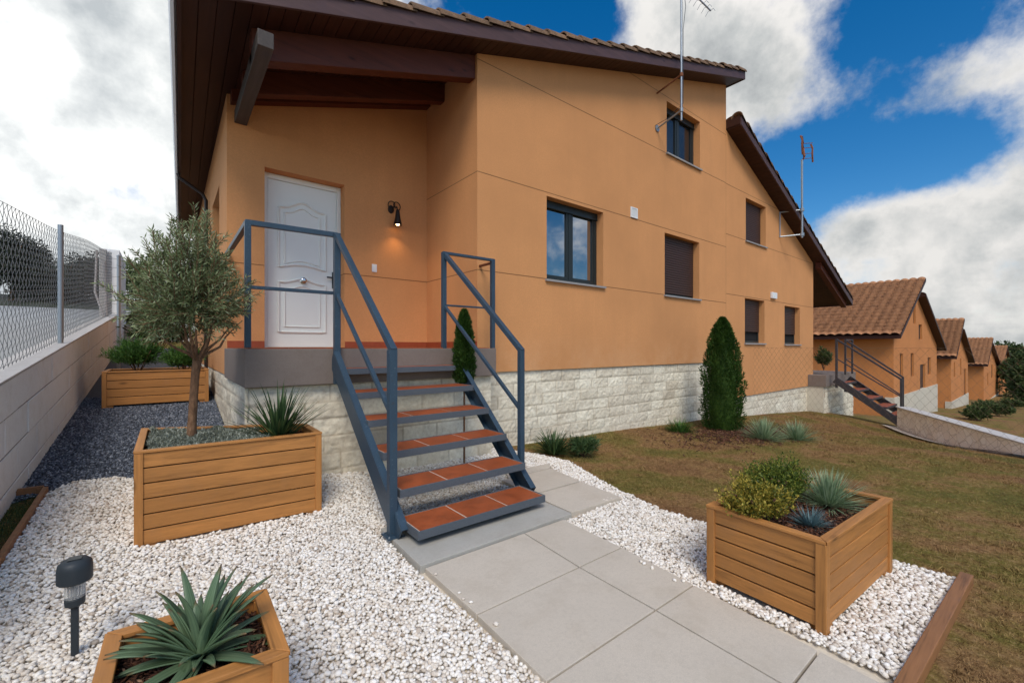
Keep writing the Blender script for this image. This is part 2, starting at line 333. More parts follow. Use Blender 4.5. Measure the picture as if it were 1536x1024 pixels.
M['ground_sage'] = leafmat('silver green ground cover', [(.2, srgb(82, 86, 72)), (.6, srgb(140, 144, 126)), (.95, srgb(204, 206, 190))])
def agave():
    t = NT('agave leaf'); P = t.pos(); at = t.N('ShaderNodeAttribute', attribute_name='across'); n = t.noise(P, 14, 4, .6); i = t.island()
    c = t.mix(n, srgb(36, 56, 38), srgb(74, 98, 64)); c = t.mix(t.math('MULTIPLY', i, .4), c, srgb(112, 136, 106))
    s = t.math('MULTIPLY', t.math('ABSOLUTE', t.math('SINE', t.math('MULTIPLY', at.outputs['Fac'], 14))), .35); c = t.mix(s, c, srgb(128, 148, 112)); al = t.N('ShaderNodeAttribute', attribute_name='along'); c = t.mix(t.math('MULTIPLY', t.math('SUBTRACT', al.outputs['Fac'], .88, True), 8, True), c, srgb(110, 82, 52))
    t.col(c); t.rough(.42); return t.m
M['agave'] = agave()
def bark():
    t = NT('rough olive bark'); P = t.pos((1, 1, .35)); n = t.noise(P, 60, 6, .7); b = t.noise(P, 9, 3, .6)
    t.col(t.ramp(t.math('ADD', t.math('MULTIPLY', n, .6), t.math('MULTIPLY', b, .4)), [(.3, srgb(62, 44, 32)), (.5, srgb(116, 86, 62)), (.7, srgb(158, 122, 92))])); t.rough(.95); t.bump(n, .9, .012); return t.m
M['bark'] = bark()
M['moss'] = lawn('moss strip', False)

# ------------------------------------------------------------------ mesh helpers
class MB:
    def __init__(s): s.v = []; s.f = []
    def add(s, vs, fs):
        o = len(s.v); s.v.extend(tuple(map(float, v)) for v in vs); s.f.extend(tuple(i+o for i in f) for f in fs); return s
    def box(s, x0, x1, y0, y1, z0, z1):
        return s.add([(x0, y0, z0), (x1, y0, z0), (x1, y1, z0), (x0, y1, z0), (x0, y0, z1), (x1, y0, z1), (x1, y1, z1), (x0, y1, z1)],
                     [(0, 3, 2, 1), (4, 5, 6, 7), (0, 1, 5, 4), (1, 2, 6, 5), (2, 3, 7, 6), (3, 0, 4, 7)])
    def prism(s, pts, z0, z1):                    # pts (x,y) ccw
        n = len(pts); vs = [(x, y, z0) for x, y in pts]+[(x, y, z1) for x, y in pts]
        return s.add(vs, [tuple(range(n))[::-1], tuple(range(n, 2*n))]+[(i, (i+1) % n, (i+1) % n+n, i+n) for i in range(n)])
    def prism_y(s, pts, y0, y1):                  # pts (x,z)
        n = len(pts); vs = [(x, y0, z) for x, z in pts]+[(x, y1, z) for x, z in pts]
        return s.add(vs, [tuple(range(n)), tuple(range(n, 2*n))[::-1]]+[(i, i+n, (i+1) % n+n, (i+1) % n) for i in range(n)])
    def beam(s, p, q, w, h, up=(0, 0, 1)):
        p, q = Vector(p), Vector(q); d = (q-p).normalized(); a = d.cross(Vector(up))
        if a.length < 1e-4: a = d.cross(Vector((0, 1, 0)))
        a.normalize(); b = a.cross(d).normalized(); vs = []
        for c in (p, q):
            for i, j in ((-1, -1), (1, -1), (1, 1), (-1, 1)): vs.append(c+a*w/2*i+b*h/2*j)
        return s.add(vs, [(0, 1, 2, 3), (7, 6, 5, 4), (0, 4, 5, 1), (1, 5, 6, 2), (2, 6, 7, 3), (3, 7, 4, 0)])
    def tube(s, pts, r, n=8, close=False, caps=True):
        pts = [Vector(p) for p in pts]; m = len(pts); rr = r if isinstance(r, (list, tuple)) else [r]*m; rings = []; vs = []; pa = None
        for i, p in enumerate(pts):
            if close: d = pts[(i+1) % m]-pts[i-1]
            else: d = pts[min(i+1, m-1)]-pts[max(i-1, 0)]
            d.normalize()
            if pa is None: a = d.cross(Vector((0, 0, 1))); a = a if a.length > .05 else d.cross(Vector((0, 1, 0)))
            else: a = pa-d*pa.dot(d)
            a.normalize(); pa = a; b = d.cross(a)
            for k in range(n):
                t = 2*math.pi*k/n; vs.append(p+(a*math.cos(t)+b*math.sin(t))*rr[i])
        fs = []
        for i in range(m if close else m-1):
            j = (i+1) % m
            for k in range(n): fs.append((i*n+k, i*n+(k+1) % n, j*n+(k+1) % n, j*n+k))
        if caps and not close: fs += [tuple(range(n))[::-1], tuple(range((m-1)*n, m*n))]
        return s.add(vs, fs)
    def lathe(s, prof, c=(0, 0, 0), n=24, sx=1, sy=1, a0=0):
        vs = []; 
        for r, z in prof:
            for k in range(n):
                t = 2*math.pi*k/n; vs.append((c[0]+r*sx*math.cos(t), c[1]+r*sy*math.sin(t), c[2]+z))
        fs = [(i*n+k, i*n+(k+1) % n, (i+1)*n+(k+1) % n, (i+1)*n+k) for i in range(len(prof)-1) for k in range(n)]
        fs += [tuple(range(n))[::-1], tuple(range((len(prof)-1)*n, len(prof)*n))]
        return s.add(vs, fs)
    def arr(s): return np.array(s.v, dtype=np.float64)
def wloc(o):
    v = Vector(o.location); p = o.parent
    while p: v += p.location; p = p.parent
    return v
def mesh_np(name, V, F, nv, mat, parent=None, smooth=False, attrs=None):
    """V (n,3), F flat indices, nv = verts per face"""
    if parent: V = V-np.array(wloc(parent))
    me = bpy.data.meshes.new(name); me.vertices.add(len(V)); me.vertices.foreach_set('co', V.astype(np.float32).ravel())
    nf = len(F)//nv; me.loops.add(nf*nv); me.loops.foreach_set('vertex_index', F.astype(np.int32).ravel())
    me.polygons.add(nf); me.polygons.foreach_set('loop_start', np.arange(0, nf*nv, nv, dtype=np.int32))
    me.polygons.foreach_set('loop_total', np.full(nf, nv, dtype=np.int32)); me.update(calc_edges=True)
    if smooth: me.polygons.foreach_set('use_smooth', np.ones(nf, dtype=bool))
    for k, a in (attrs or {}).items():
        at = me.attributes.new(k, 'FLOAT', 'POINT'); at.data.foreach_set('value', a.astype(np.float32))
    me.materials.append(mat); o = bpy.data.objects.new(name, me); COL.objects.link(o); o.parent = parent
    return o
def part(name, mb, mat, parent=None, bevel=0, smooth=False, label=None):
    off = wloc(parent) if parent else Vector((0, 0, 0))
    me = bpy.data.meshes.new(name); me.from_pydata([(v[0]-off.x, v[1]-off.y, v[2]-off.z) for v in mb.v], [], mb.f); me.update()
    me.materials.append(mat if not isinstance(mat, str) else M[mat])
    if smooth:
        me.polygons.foreach_set('use_smooth', np.ones(len(me.polygons), dtype=bool))
        try: me.set_sharp_from_angle(angle=rad(40))
        except Exception: pass
    o = bpy.data.objects.new(name, me); COL.objects.link(o); o.parent = parent
    if bevel:
        b = o.modifiers.new('bevel', 'BEVEL'); b.width = bevel; b.segments = 2; b.limit_method = 'ANGLE'
    if label: o['label'] = label
    return o
def thing(name, label, cat, loc, group=None):
    o = bpy.data.objects.new(name, None); COL.objects.link(o); o.location = loc; o.empty_display_size = .1
    o['label'] = label; o['category'] = cat
    if group: o['group'] = group
    return o
def tag(o, label, cat, group=None):
    o['label'] = label; o['category'] = cat
    if group: o['group'] = group
    return o
def struct(o): o['kind'] = 'structure'; return o
def stuff(o, label, cat): o['kind'] = 'stuff'; o['label'] = label; o['category'] = cat; return o
def hsh(i, j, k=0):
    h = np.sin(i*127.1+j*311.7+k*74.7)*43758.5453; return h-np.floor(h)
def vnoise(x, y, k=0):
    xi, yi = np.floor(x), np.floor(y); fx, fy = x-xi, y-yi; fx = fx*fx*(3-2*fx); fy = fy*fy*(3-2*fy)
    a, b, c, d = hsh(xi, yi, k), hsh(xi+1, yi, k), hsh(xi, yi+1, k), hsh(xi+1, yi+1, k)
    return (a*(1-fx)+b*fx)*(1-fy)+(c*(1-fx)+d*fx)*fy
def fbm(x, y, o=4, k=0):
    s = 0; a = .5
    for i in range(o): s = s+a*vnoise(x*2**i, y*2**i, k+i); a *= .5
    return s

# ------------------------------------------------------------------ ground heights
def sm(t): t = np.clip(t, 0, 1); return t*t*(3-2*t)
def gh(X, Y):
    X = np.asarray(X, float); Y = np.asarray(Y, float)
    left = .125*np.maximum(0, Y-3.2)*sm((2.2-X)/1.6)
    left = np.minimum(left, 1.9)
    right = -np.interp(X, [3.4, 6, 9.4, 15.4, 20, 26, 43.6, 60, 72, 100, 160], [0, .09, .22, .62, 1.25, 1.9, 3.1, 3.9, 4.6, 5.6, 6])
    dip = -.12*np.clip(4.3-Y, 0, 3.4)*sm((X-8.5)/5.5)*sm((40-X)/20)
    return left+right+dip
def gh_road(X, Y):
    return 1.02+.092*(np.clip(Y, -2, 24)-4.2)+.0*X
def g(x, y): return float(gh(x, y))

xs = np.concatenate([[-400, -150, -60, -20, -6, -2], np.arange(-1.2, 17, .25), np.arange(17, 30, .8), np.arange(30, 110, 4), [130, 200, 500]])
ys = np.concatenate([[-400, -120, -40, -15, -6], np.arange(-3, 14, .25), np.arange(14, 30, 1.5), [34, 45, 70, 140, 400]])
XX, YY = np.meshgrid(xs, ys); ZZ = gh(XX, YY)
ZZ += np.where((XX > 3.2) & (XX < 40), (fbm(XX*.9, YY*.9)-.5)*.05, 0)
V = np.stack([XX, YY, ZZ], -1).reshape(-1, 3); nx = len(xs); ny = len(ys)
I = (np.arange(ny-1)[:, None]*nx+np.arange(nx-1)[None]).ravel(); F = np.stack([I, I+1, I+1+nx, I+nx], -1)
struct(mesh_np('ground', V, F.ravel(), 4, M['lawn'], smooth=True))
# road on the higher side of the block wall
xs = np.array([-300, -120, -60, -30, -15, -8, -4, -2, -1.04]); ys = np.concatenate([np.arange(-3, 36, 1.5), [50, 90, 200, 350]])
XX, YY = np.meshgrid(xs, ys); ZZ = gh_road(XX, YY)+(fbm(XX*.5, YY*.5)-.5)*.06
V = np.stack([XX, YY, ZZ], -1).reshape(-1, 3); nx = len(xs); ny = len(ys)
I = (np.arange(ny-1)[:, None]*nx+np.arange(nx-1)[None]).ravel(); F = np.stack([I, I+1, I+1+nx, I+nx], -1)
struct(mesh_np('road', V, F.ravel(), 4, M['asphalt'], smooth=True))

# ------------------------------------------------------------------ gravel
def inpoly(P, poly):
    x, y = P[:, 0], P[:, 1]; r = np.zeros(len(P), bool); n = len(poly)
    for i in range(n):
        x1, y1 = poly[i]; x2, y2 = poly[(i+1) % n]
        c = ((y1 > y) != (y2 > y)) & (x < (x2-x1)*(y-y1)/(y2-y1+1e-12)+x1); r ^= c
    return r
WHITE = [(-.89, .2), (1.9, .2), (1.95, .385), (3.50, .335), (3.50, .6), (3.28, 1.1), (3.13, 1.6), (3.12, 1.95), (3.22, 2.45), (3.42, 3.0), (3.62, 3.5), (3.55, 3.95), (3.3, 4.55),
         (-.1, 4.55), (-.1, 4.72), (-.35, 4.92), (-.6, 4.94), (-.72, 4.78), (-.745, 3.62), (-.89, 3.6)]
PATH = [(1.14, -.9), (2.2, -.9), (2.24, .6), (2.27, 1.73), (2.32, 2.30), (3.05, 2.30), (3.09, 2.8), (3.19, 3.33), (3.28, 3.41), (2.83, 3.41), (2.45, 2.9), (1.17, 2.9), (1.13, 2.3), (1.15, 1.7)]
OUT = [[(-.15, 3.58), (.91, 3.54), (.91, 4.0), (-.15, 4.55)], [(-.15, 1.45), (.28, 1.43), (.28, 1.85), (-.15, 1.87)], [(2.35, .66), (3.28, .62), (3.28, 1.18), (2.37, 1.2)]]
def bed(name, poly, mat, dz, step=.2):
    # triangulated sheet following the ground: clip a grid to the polygon
    import mathutils.geometry as mg
    a = np.array(poly); mb = MB()
    gx = np.arange(a[:, 0].min(), a[:, 0].max()+step, step); gy = np.arange(a[:, 1].min(), a[:, 1].max()+step, step)
    pts = [Vector(p) for p in poly]; n0 = len(pts)
    gp = np.array([(x+.003, y+.002) for x in gx for y in gy]); gp = gp[inpoly(gp, poly)]
    pts += [Vector(p) for p in gp]
    r = mg.delaunay_2d_cdt(pts, [], [list(range(n0))], 1, 1e-5)
    vv = np.array([(v.x, v.y) for v in r[0]]); zz = gh(vv[:, 0], vv[:, 1])+dz
    mb.add([(x, y, z) for (x, y), z in zip(vv, zz)], [tuple(f) for f in r[2]])
    return struct(part(name, mb, mat))
bed('gravel_bed', WHITE, 'pebble_bed', .004)
import bmesh
def ico(sub):
    bm = bmesh.new(); bmesh.ops.create_icosphere(bm, subdivisions=sub, radius=1)
    v = np.array([x.co[:] for x in bm.verts]); f = np.array([[q.index for q in x.verts] for x in bm.faces]); bm.free(); return v, f
def scatter(name, pts, z, tv, tf, smin, smax, mat, flat=.7, smooth=True, sink=.35):
    n = len(pts); T = len(tv); sc = rng.uniform(smin, smax, n)[:, None]*np.stack([rng.uniform(.85, 1.35, n), rng.uniform(.75, 1.0, n), rng.uniform(flat*.8, flat*1.15, n)], -1)
    which = rng.integers(0, T, n); nv = tv[0].shape[0]
    base = np.stack(tv)[which]*sc[:, None, :]
    a = rng.uniform(0, 2*np.pi, n); ca, sa = np.cos(a), np.sin(a); tl = rng.normal(0, .35, n); ct, st = np.cos(tl), np.sin(tl)
    x, y, zz = base[..., 0], base[..., 1], base[..., 2]
    x, zz = x*ct[:, None]-zz*st[:, None], x*st[:, None]+zz*ct[:, None]
    x, y = x*ca[:, None]-y*sa[:, None], x*sa[:, None]+y*ca[:, None]
    P = np.stack([x+pts[:, 0:1], y+pts[:, 1:2], zz+(z+sc[:, 2]*(1-sink))[:, None]], -1)
    F = tf[None]+(np.arange(n)*nv)[:, None, None]
    return mesh_np(name, P.reshape(-1, 3), F.ravel(), 3, mat, smooth=smooth)
iv, if_ = ico(2)[0], ico(2)[1]
iv1, if1 = ico(1)
def rough_templates(v, amp, k):
    out = []
    for i in range(k):
        d = rng.normal(0, 1, (5, 3)); d /= np.linalg.norm(d, axis=1)[:, None]; r = np.ones(len(v))
        for q in d: r += amp*rng.uniform(-1, 1)*(v@q)**2
        r += rng.uniform(-amp, amp, len(v))*.35; out.append(v*r[:, None])
    return out
def grid_pts(poly, sp, outs=(), jit=.42):
    a = np.array(poly); gx = np.arange(a[:, 0].min(), a[:, 0].max(), sp); gy = np.arange(a[:, 1].min(), a[:, 1].max(), sp*.87)
    X, Y = np.meshgrid(gx, gy); X = X+(np.arange(len(gy)) % 2)[:, None]*sp*.5
    P = np.stack([X.ravel(), Y.ravel()], -1); P += rng.uniform(-jit, jit, P.shape)*sp
    k = inpoly(P, poly)
    for o in outs: k &= ~inpoly(P, o)
    return P[k]
P1 = grid_pts(WHITE, .0178, [PATH]+OUT)
ST = np.concatenate([np.stack([1.17+np.abs(rng.normal(0, .02, 6)), rng.uniform(.4, 2.2, 6)], -1), np.stack([2.22-np.abs(rng.normal(0, .02, 5)), rng.uniform(.6, 2.2, 5)], -1), np.stack([rng.uniform(2.4, 3.0, 5), rng.uniform(2.32, 2.37, 5)], -1)])
P1 = P1[(P1[:, 0]*.623+P1[:, 1]*.782) > 1.0]
near = (P1[:, 0]*.623+P1[:, 1]*.782) < 2.3
zz = gh(P1[:, 0], P1[:, 1])+.004+rng.uniform(0, .009, len(P1))+.014*fbm(P1[:, 0]*3, P1[:, 1]*3, 3)
P1 = np.concatenate([P1, ST]); zz = np.concatenate([zz, np.full(len(ST), .043)])
tv1 = rough_templates(iv1, .3, 10)
stuff(scatter('white_gravel', P1, zz, tv1, if1, .0078, .0158, M['pebble']), 'white marble pebbles spread round the path and planters', 'gravel')
GREY = [(-.89, 4.7), (-.74, 4.8), (-.6, 4.94), (-.35, 4.92), (-.1, 4.72), (.0, 4.5), (.5, 4.32), (.53, 4.32), (.53, 13.5), (-.89, 13.5)]
bed('slate_bed', GREY, 'chip_bed', .005, .4)
P2 = grid_pts(GREY, .017); 
P2 = P2[P2[:, 1] < 8.2]
octv = np.array([(1, 0, 0), (0, 1, 0), (-1, 0, 0), (0, -1, 0), (0, 0, 1), (0, 0, -1)], float); octf = np.array([(0, 1, 4), (1, 2, 4), (2, 3, 4), (3, 0, 4), (1, 0, 5), (2, 1, 5), (3, 2, 5), (0, 3, 5)])
stuff(scatter('grey_gravel', P2, gh(P2[:, 0], P2[:, 1])+.005, [octv*rng.uniform(.8, 1.2, octv.shape) for _ in range(8)], octf, .008, .014, M['chips'], .6, False), 'dark slate chippings beside the block wall', 'gravel')

# ------------------------------------------------------------------ path slabs
mb = MB(); GP = .005; zt = .042
def slab(p, z1=zt): 
    c = np.mean(p, 0); q = [((x-c[0])*(1-GP*2/.6)+c[0], (y-c[1])*(1-GP*2/.6)+c[1]) for x, y in p]; mb.prism(q, -.03, z1)
L_ = {2.285: 1.165, 1.73: 1.158, 1.215: 1.135, .62: 1.12, .0: 1.1, -.7: 1.08}; C_ = {2.285: 1.98, 1.73: 1.885, 1.215: 1.87, .62: 1.84, .0: 1.81, -.7: 1.8}
C_[2.285] = 1.93; R_ = {2.285: 2.31, 1.73: 2.285, 1.215: 2.23, .62: 2.16, .0: 2.1, -.7: 2.05}
yy = [2.285, 1.73, 1.215, .62, .0, -.7]
for a, b in zip(yy[1:], yy[:-1]):
    slab([(L_[a], a), (C_[a], a), (C_[b], b), (L_[b], b)]); slab([(C_[a], a), (R_[a], a), (R_[b], b), (C_[b], b)])
slab([(2.44, 2.32), (3.03, 2.30), (3.08, 2.80), (2.46, 2.81)], .05); slab([(2.46, 2.83), (3.085, 2.82), (3.17, 3.31), (2.5, 3.31)], .05); slab([(2.6, 3.33), (3.18, 3.33), (3.3, 3.46), (2.7, 3.5)], .05)
struct(part('path', mb, 'slab', bevel=.003))
mb = MB(); mb.prism([(1.15, 2.30), (2.42, 2.30), (2.44, 2.95), (1.17, 2.95)], -.03, .055)
struct(part('stair_landing', mb, 'landing', bevel=.004))

# edging boards
def edging(label, p, q, w=.05, h=.09):
    t = thing('edging_board', label, 'garden edging', ((p[0]+q[0])/2, (p[1]+q[1])/2, (p[2]+q[2])/2-h/2))
    part('board', MB().beam(p, q, w, h), 'edging', t, bevel=.004); n = (Vector(q)-Vector(p)).normalized()
    for f in (.12, .88):
        c = Vector(p).lerp(Vector(q), f); part('peg', MB().box(c.x-.02, c.x+.02, c.y-.02, c.y+.02, c.z-h/2-.06, c.z+h/2-.012), 'edging', t, bevel=.003)
    return t
edging('long weathered timber board edging the white pebbles against the lawn at lower right', (1.85, .365, .018), (3.53, .305, .018), .055, .07)
edging('timber board between white pebbles and mossy strip along the block wall', (-.735, 4.82, .22), (-.76, 3.62, .075), .03, .08)
edging('short timber board across the head of the mossy strip', (-.885, 4.84, .225), (-.75, 4.84, .225), .03, .08)
# ------------------------------------------------------------------ walls helper
def facade(mb, Y, x0, x1, z0, top, holes, depth=.2, breaks=()):
    """sheet in plane Y facing -Y, top = function of x, holes (xa,xb,za,zb) with reveals"""
    X = sorted({x0, x1, *breaks, *[h[0] for h in holes], *[h[1] for h in holes]})
    for a, b in zip(X[:-1], X[1:]):
        hs = sorted([h for h in holes if h[0] <= a+1e-6 and h[1] >= b-1e-6], key=lambda h: h[2]); z = z0
        for h in hs:
            mb.add([(a, Y, z), (b, Y, z), (b, Y, h[2]), (a, Y, h[2])], [(0, 1, 2, 3)]); z = h[3]
        mb.add([(a, Y, z), (b, Y, z), (b, Y, top(b)), (a, Y, top(a))], [(0, 1, 2, 3)])
    for xa, xb, za, zb in holes:
        y2 = Y+depth
        mb.add([(xa, Y, za), (xb, Y, za), (xb, Y, zb), (xa, Y, zb), (xa, y2, za), (xb, y2, za), (xb, y2, zb), (xa, y2, zb)],
               [(0, 1, 5, 4), (1, 2, 6, 5), (2, 3, 7, 6), (3, 0, 4, 7)])
def stone_face(name, p0, p1, z0, z1, parent, course=.165, blk=.40, seed=0, res=.014, out=None, depth=.1):
    """rough split-face masonry between plan points p0->p1 (outward normal to the right of travel)"""
    L = math.dist(p0, p1); nx = max(2, int(L/res)); nz = max(2, int((z1-z0)/res)); s = np.linspace(0, L, nx+1); z = np.linspace(z0, z1, nz+1)
    S, Z = np.meshgrid(s, z); r = np.floor((z1-Z)/course); fz = (z1-Z)/course-r
    off = hsh(r, 3.0+seed)*blk; wob = (fbm(S*3+seed, Z*3)-.5)*.02
    u = (S+off+wob)/blk; wv = .28*np.sin(np.floor(u)*2.3+r*1.7); u = u+0*wv; c = np.floor(u); fx = u-c
    dz_ = np.minimum(fz, 1-fz)*course; dx_ = np.minimum(fx, 1-fx)*blk; d = np.minimum(dz_, dx_)
    joint = np.clip(1-(d-.002)/.009, 0, 1); bl = hsh(c, r, seed)
    h = .013*np.clip(d/.02, 0, 1)**.5+.008*bl+(.022*(fbm(S*12, Z*12, 5, seed)-.5)+.022*(fbm(S*42, Z*42, 2, seed+9)-.5))*np.clip(d/.012, 0, 1)
    dx, dy = (p1[0]-p0[0])/L, (p1[1]-p0[1])/L; nxn, nyn = dy, -dx
    V = np.stack([p0[0]+dx*S+nxn*h, p0[1]+dy*S+nyn*h, Z], -1).reshape(-1, 3); n1 = nx+1
    I = (np.arange(nz)[:, None]*n1+np.arange(nx)[None]).ravel(); F = np.stack([I, I+1, I+1+n1, I+n1], -1)
    return mesh_np(name, V, F.ravel(), 4, M['stoneface'], parent, True, {'joint': joint.ravel(), 'tone': bl.ravel()})
def roof_tiles(name, x0, z0, x1, z1, ya, yb, parent, mat, pitch=.24, row=.36, th=.05, skew=0., amp=.045):
    """tiled slope from eave (x0,z0) up to ridge (x1,z1), channels running down the slope"""
    L = math.hypot(x1-x0, z1-z0); nr = max(2, int(L/row)); ny = int((yb-ya)/pitch*6)
    yv = np.linspace(ya, yb, ny+1); wave = amp*np.abs(np.sin(np.pi*(yv-ya)/pitch))**.8
    dx, dz = (x1-x0)/L, (z1-z0)/L; nn = (-dz, dx) if dx > 0 else (dz, -dx)
    rows = []; 
    for r in range(nr):
        a, b = L*r/nr, L*(r+1)/nr+.02
        for t, lift in ((a, .04), (b, .008)):
            jit = .006*hsh(np.floor((yv-ya)/pitch), r)
            hh = wave+lift+jit; sk = skew*(yv-ya)*(1-t/L)
            rows.append(np.stack([x0+dx*t+nn[0]*hh+sk, yv, z0+dz*t+nn[1]*hh], -1))
    V = np.concatenate(rows); n1 = ny+1
    I = (np.arange(len(rows)-1)[:, None]*n1+np.arange(ny)[None]).ravel(); F = np.stack([I, I+1, I+1+n1, I+n1], -1)
    return mesh_np(name, V, F.ravel(), 4, mat, parent, False)

def window(house, x0, x1, z0, z1, Y, kind, dep=.2, gl='glass'):
    """window set at reveal depth: frame > pane / shutter, sill"""
    y = Y+dep; fw = .055
    mb = MB()
    mb.box(x0, x1, y-.06, y, z1-fw, z1).box(x0, x1, y-.06, y, z0, z0+fw).box(x0, x0+fw, y-.06, y, z0+fw, z1-fw).box(x1-fw, x1, y-.06, y, z0+fw, z1-fw)
    if kind == 'glass':
        xm = (x0+x1)/2; mb.box(xm-.03, xm+.03, y-.058, y, z0+fw, z1-fw)
        for a, b in ((x0+fw, xm-.03), (xm+.03, x1-fw)):
            q = .045; mb.box(a, b, y-.05, y-.01, z1-fw-q, z1-fw).box(a, b, y-.05, y-.01, z0+fw, z0+fw+q).box(a, a+q, y-.05, y-.01, z0+fw+q, z1-fw-q).box(b-q, b, y-.05, y-.01, z0+fw+q, z1-fw-q)
    w = part('window', mb, 'frame_dk', house, bevel=.003)
    if kind == 'glass':
        xm = (x0+x1)/2
        for a, b in ((x0+fw+.04, xm-.07), (xm+.07, x1-fw-.04)): part('pane', MB().box(a, b, y-.028, y-.02, z0+fw+.04, z1-fw-.04), gl, w)
        part('roller_box', MB().box(x0+.004, x1-.004, y-.08, y-.061, z1-.11, z1-.004), 'frame_dk', w)
    else:
        mb = MB(); zz = z0+.06 if kind == 'shut' else z0+.28; n = int((z1-zz)/.045)
        for i in range(n):
            za = zz+(z1-zz)*i/n; zb = zz+(z1-zz)*(i+1)/n; mb.prism_y([(x0+.03, za+.003), (x1-.03, za+.003), (x1-.03, zb-.003), (x0+.03, zb-.003)], y-.085, y-.062)
        part('roller_shutter', mb, 'shutter', w, bevel=.004)
        part('pane', MB().box(x0+fw, x1-fw, y-.03, y-.02, z0+fw, z1-fw), 'dark_in', w)
    part('sill', MB().add([(x0-.03, Y-.04, z0-.034), (x1+.03, Y-.04, z0-.034), (x1+.03, y-.06, z0-.02), (x0-.03, y-.06, z0-.02), (x0-.03, Y-.04, z0-.004), (x1+.03, Y-.04, z0-.004), (x1+.03, y-.06, z0+.006), (x0-.03, y-.06, z0+.006)],
         [(0, 3, 2, 1), (4, 5, 6, 7), (0, 1, 5, 4), (1, 2, 6, 5), (2, 3, 7, 6), (3, 0, 4, 7)]), 'sill', w)
    return w

# ------------------------------------------------------------------ main house
YM, YD, YF, YBK = 4.56, 5.93, 4.23, 13.5        # main wall, door wall, verge, back
XL, XC, XR = .526, 3.07, 9.755
SL = .317
soff = lambda x: 5.055+SL*(x-XC)                # soffit height
house = thing('semi_detached_house', 'near orange rendered house half with white front door and steel steps', 'house', (3.5, 5.2, 0))
w1 = (4.274, 5.532, 2.31, 3.51); w2 = (7.376, 8.612, 5.0, 5.98); w3 = (7.309, 8.585, 2.31, 3.48)
mb = MB(); facade(mb, YM, XC, XR, 1.0, soff, [w1, w2, w3])
mb.add([(XC, YM, 1.0), (XR, YM, 1.0), (XR, YM+.1, 1.0), (XC, YM+.1, 1.0)], [(0, 3, 2, 1)])
mb.add([(XR, YM, 5.2), (XR, YBK, 5.2), (XR, YBK, soff(XR)), (XR, YM, soff(XR))], [(0, 1, 2, 3)])
mb.add([(XL, YBK, 0), (XR, YBK, 0), (XR, YBK, soff(XR)), (XL, YBK, soff(XL))], [(3, 2, 1, 0)])
part('wall', mb, 'stucco', house)
mb = MB(); dh = (.909, 1.85, 1.312, 3.50)
facade(mb, YD, XL, XC, 1.0, soff, [dh], .215)
part('return_wall', MB().add([(XC, YD, 1.0), (XC, YM, 1.0), (XC, YM, soff(XC)), (XC, YD, soff(XC))], [(0, 1, 2, 3)]), 'stucco_ret', house)
# side wall (faces -X) with its window opening
yb = [YD, 6.85, 8.0, YBK]; zs = [1.0, 2.31, 3.46, soff(XL)]
for i in range(3):
    for j in range(3):
        if i == 1 and j == 1: continue
        mb.add([(XL, yb[i], zs[j]), (XL, yb[i+1], zs[j]), (XL, yb[i+1], zs[j+1]), (XL, yb[i], zs[j+1])], [(3, 2, 1, 0)])
a, b, c, d = 6.85, 8.0, 2.31, 3.46; X2 = XL+.2
mb.add([(XL, a, c), (XL, b, c), (XL, b, d), (XL, a, d), (X2, a, c), (X2, b, c), (X2, b, d), (X2, a, d)], [(0, 1, 5, 4), (1, 2, 6, 5), (2, 3, 7, 6), (3, 0, 4, 7)])
part('porch_wall', mb, 'stucco_door', house)
sw = MB(); sw.box(XL+.14, XL+.2, a, b, c, c+.05).box(XL+.14, XL+.2, a, b, d-.05, d).box(XL+.14, XL+.2, a, a+.05, c+.05, d-.05).box(XL+.14, XL+.2, b-.05, b, c+.05, d-.05)
sw = part('window', sw, 'frame_dk', house); part('pane', MB().box(XL+.16, XL+.17, a+.05, b-.05, c+.05, d-.05), 'glass', sw)
for wnd, k in ((w1, 'glass'), (w2, 'glass'), (w3, 'shut')): window(house, *wnd, YM, k, gl='glass_dim' if wnd is w2 else 'glass')
# stone base
stone_face('stone_base', (XC, YM+.045), (XR, YM+.045), -.45, .995, house, seed=1)
part('foundation_core', MB().box(.575, 3.05, 4.36, 5.9, -.4, .975), 'stone', house)
stone_face('stone_base', (.512, 4.335), (XC+.04, 4.335), -.1, .975, house, seed=4)
stone_face('stone_base', (.55, YBK), (.55, 4.30), -.1, .995, house, seed=6, res=.02)
stone_face('stone_base', (XC+.02, 4.335), (XC+.02, YM+.06), -.1, .975, house, seed=8)
# terrace slab
mb = MB(); mb.prism([(.503, 4.25), (3.14, 4.25), (3.14, YM-.003), (XC-.003, YM-.003), (XC-.003, YD-.003), (.503, YD-.003)], .98, 1.312)
part('terrace_slab', mb, 'terrace', house, bevel=.006)
part('skirting', MB().box(.53, .905, YD-.014, YD-.001, 1.313, 1.40), 'skirt', house, bevel=.002)
part('skirting', MB().box(1.855, XC-.001, YD-.014, YD-.001, 1.313, 1.40).box(XC-.014, XC-.001, YM+.002, YD-.0142, 1.313, 1.40), 'skirt', house, bevel=.002)
mb = MB()
for i in range(8):
    for j in range(5): mb.box(.53+i*.316, .53+i*.316+.31, 4.28+j*.325, 4.28+j*.325+.319, 1.313, 1.321)
part('terrace_tiles', mb, 'tile', house)
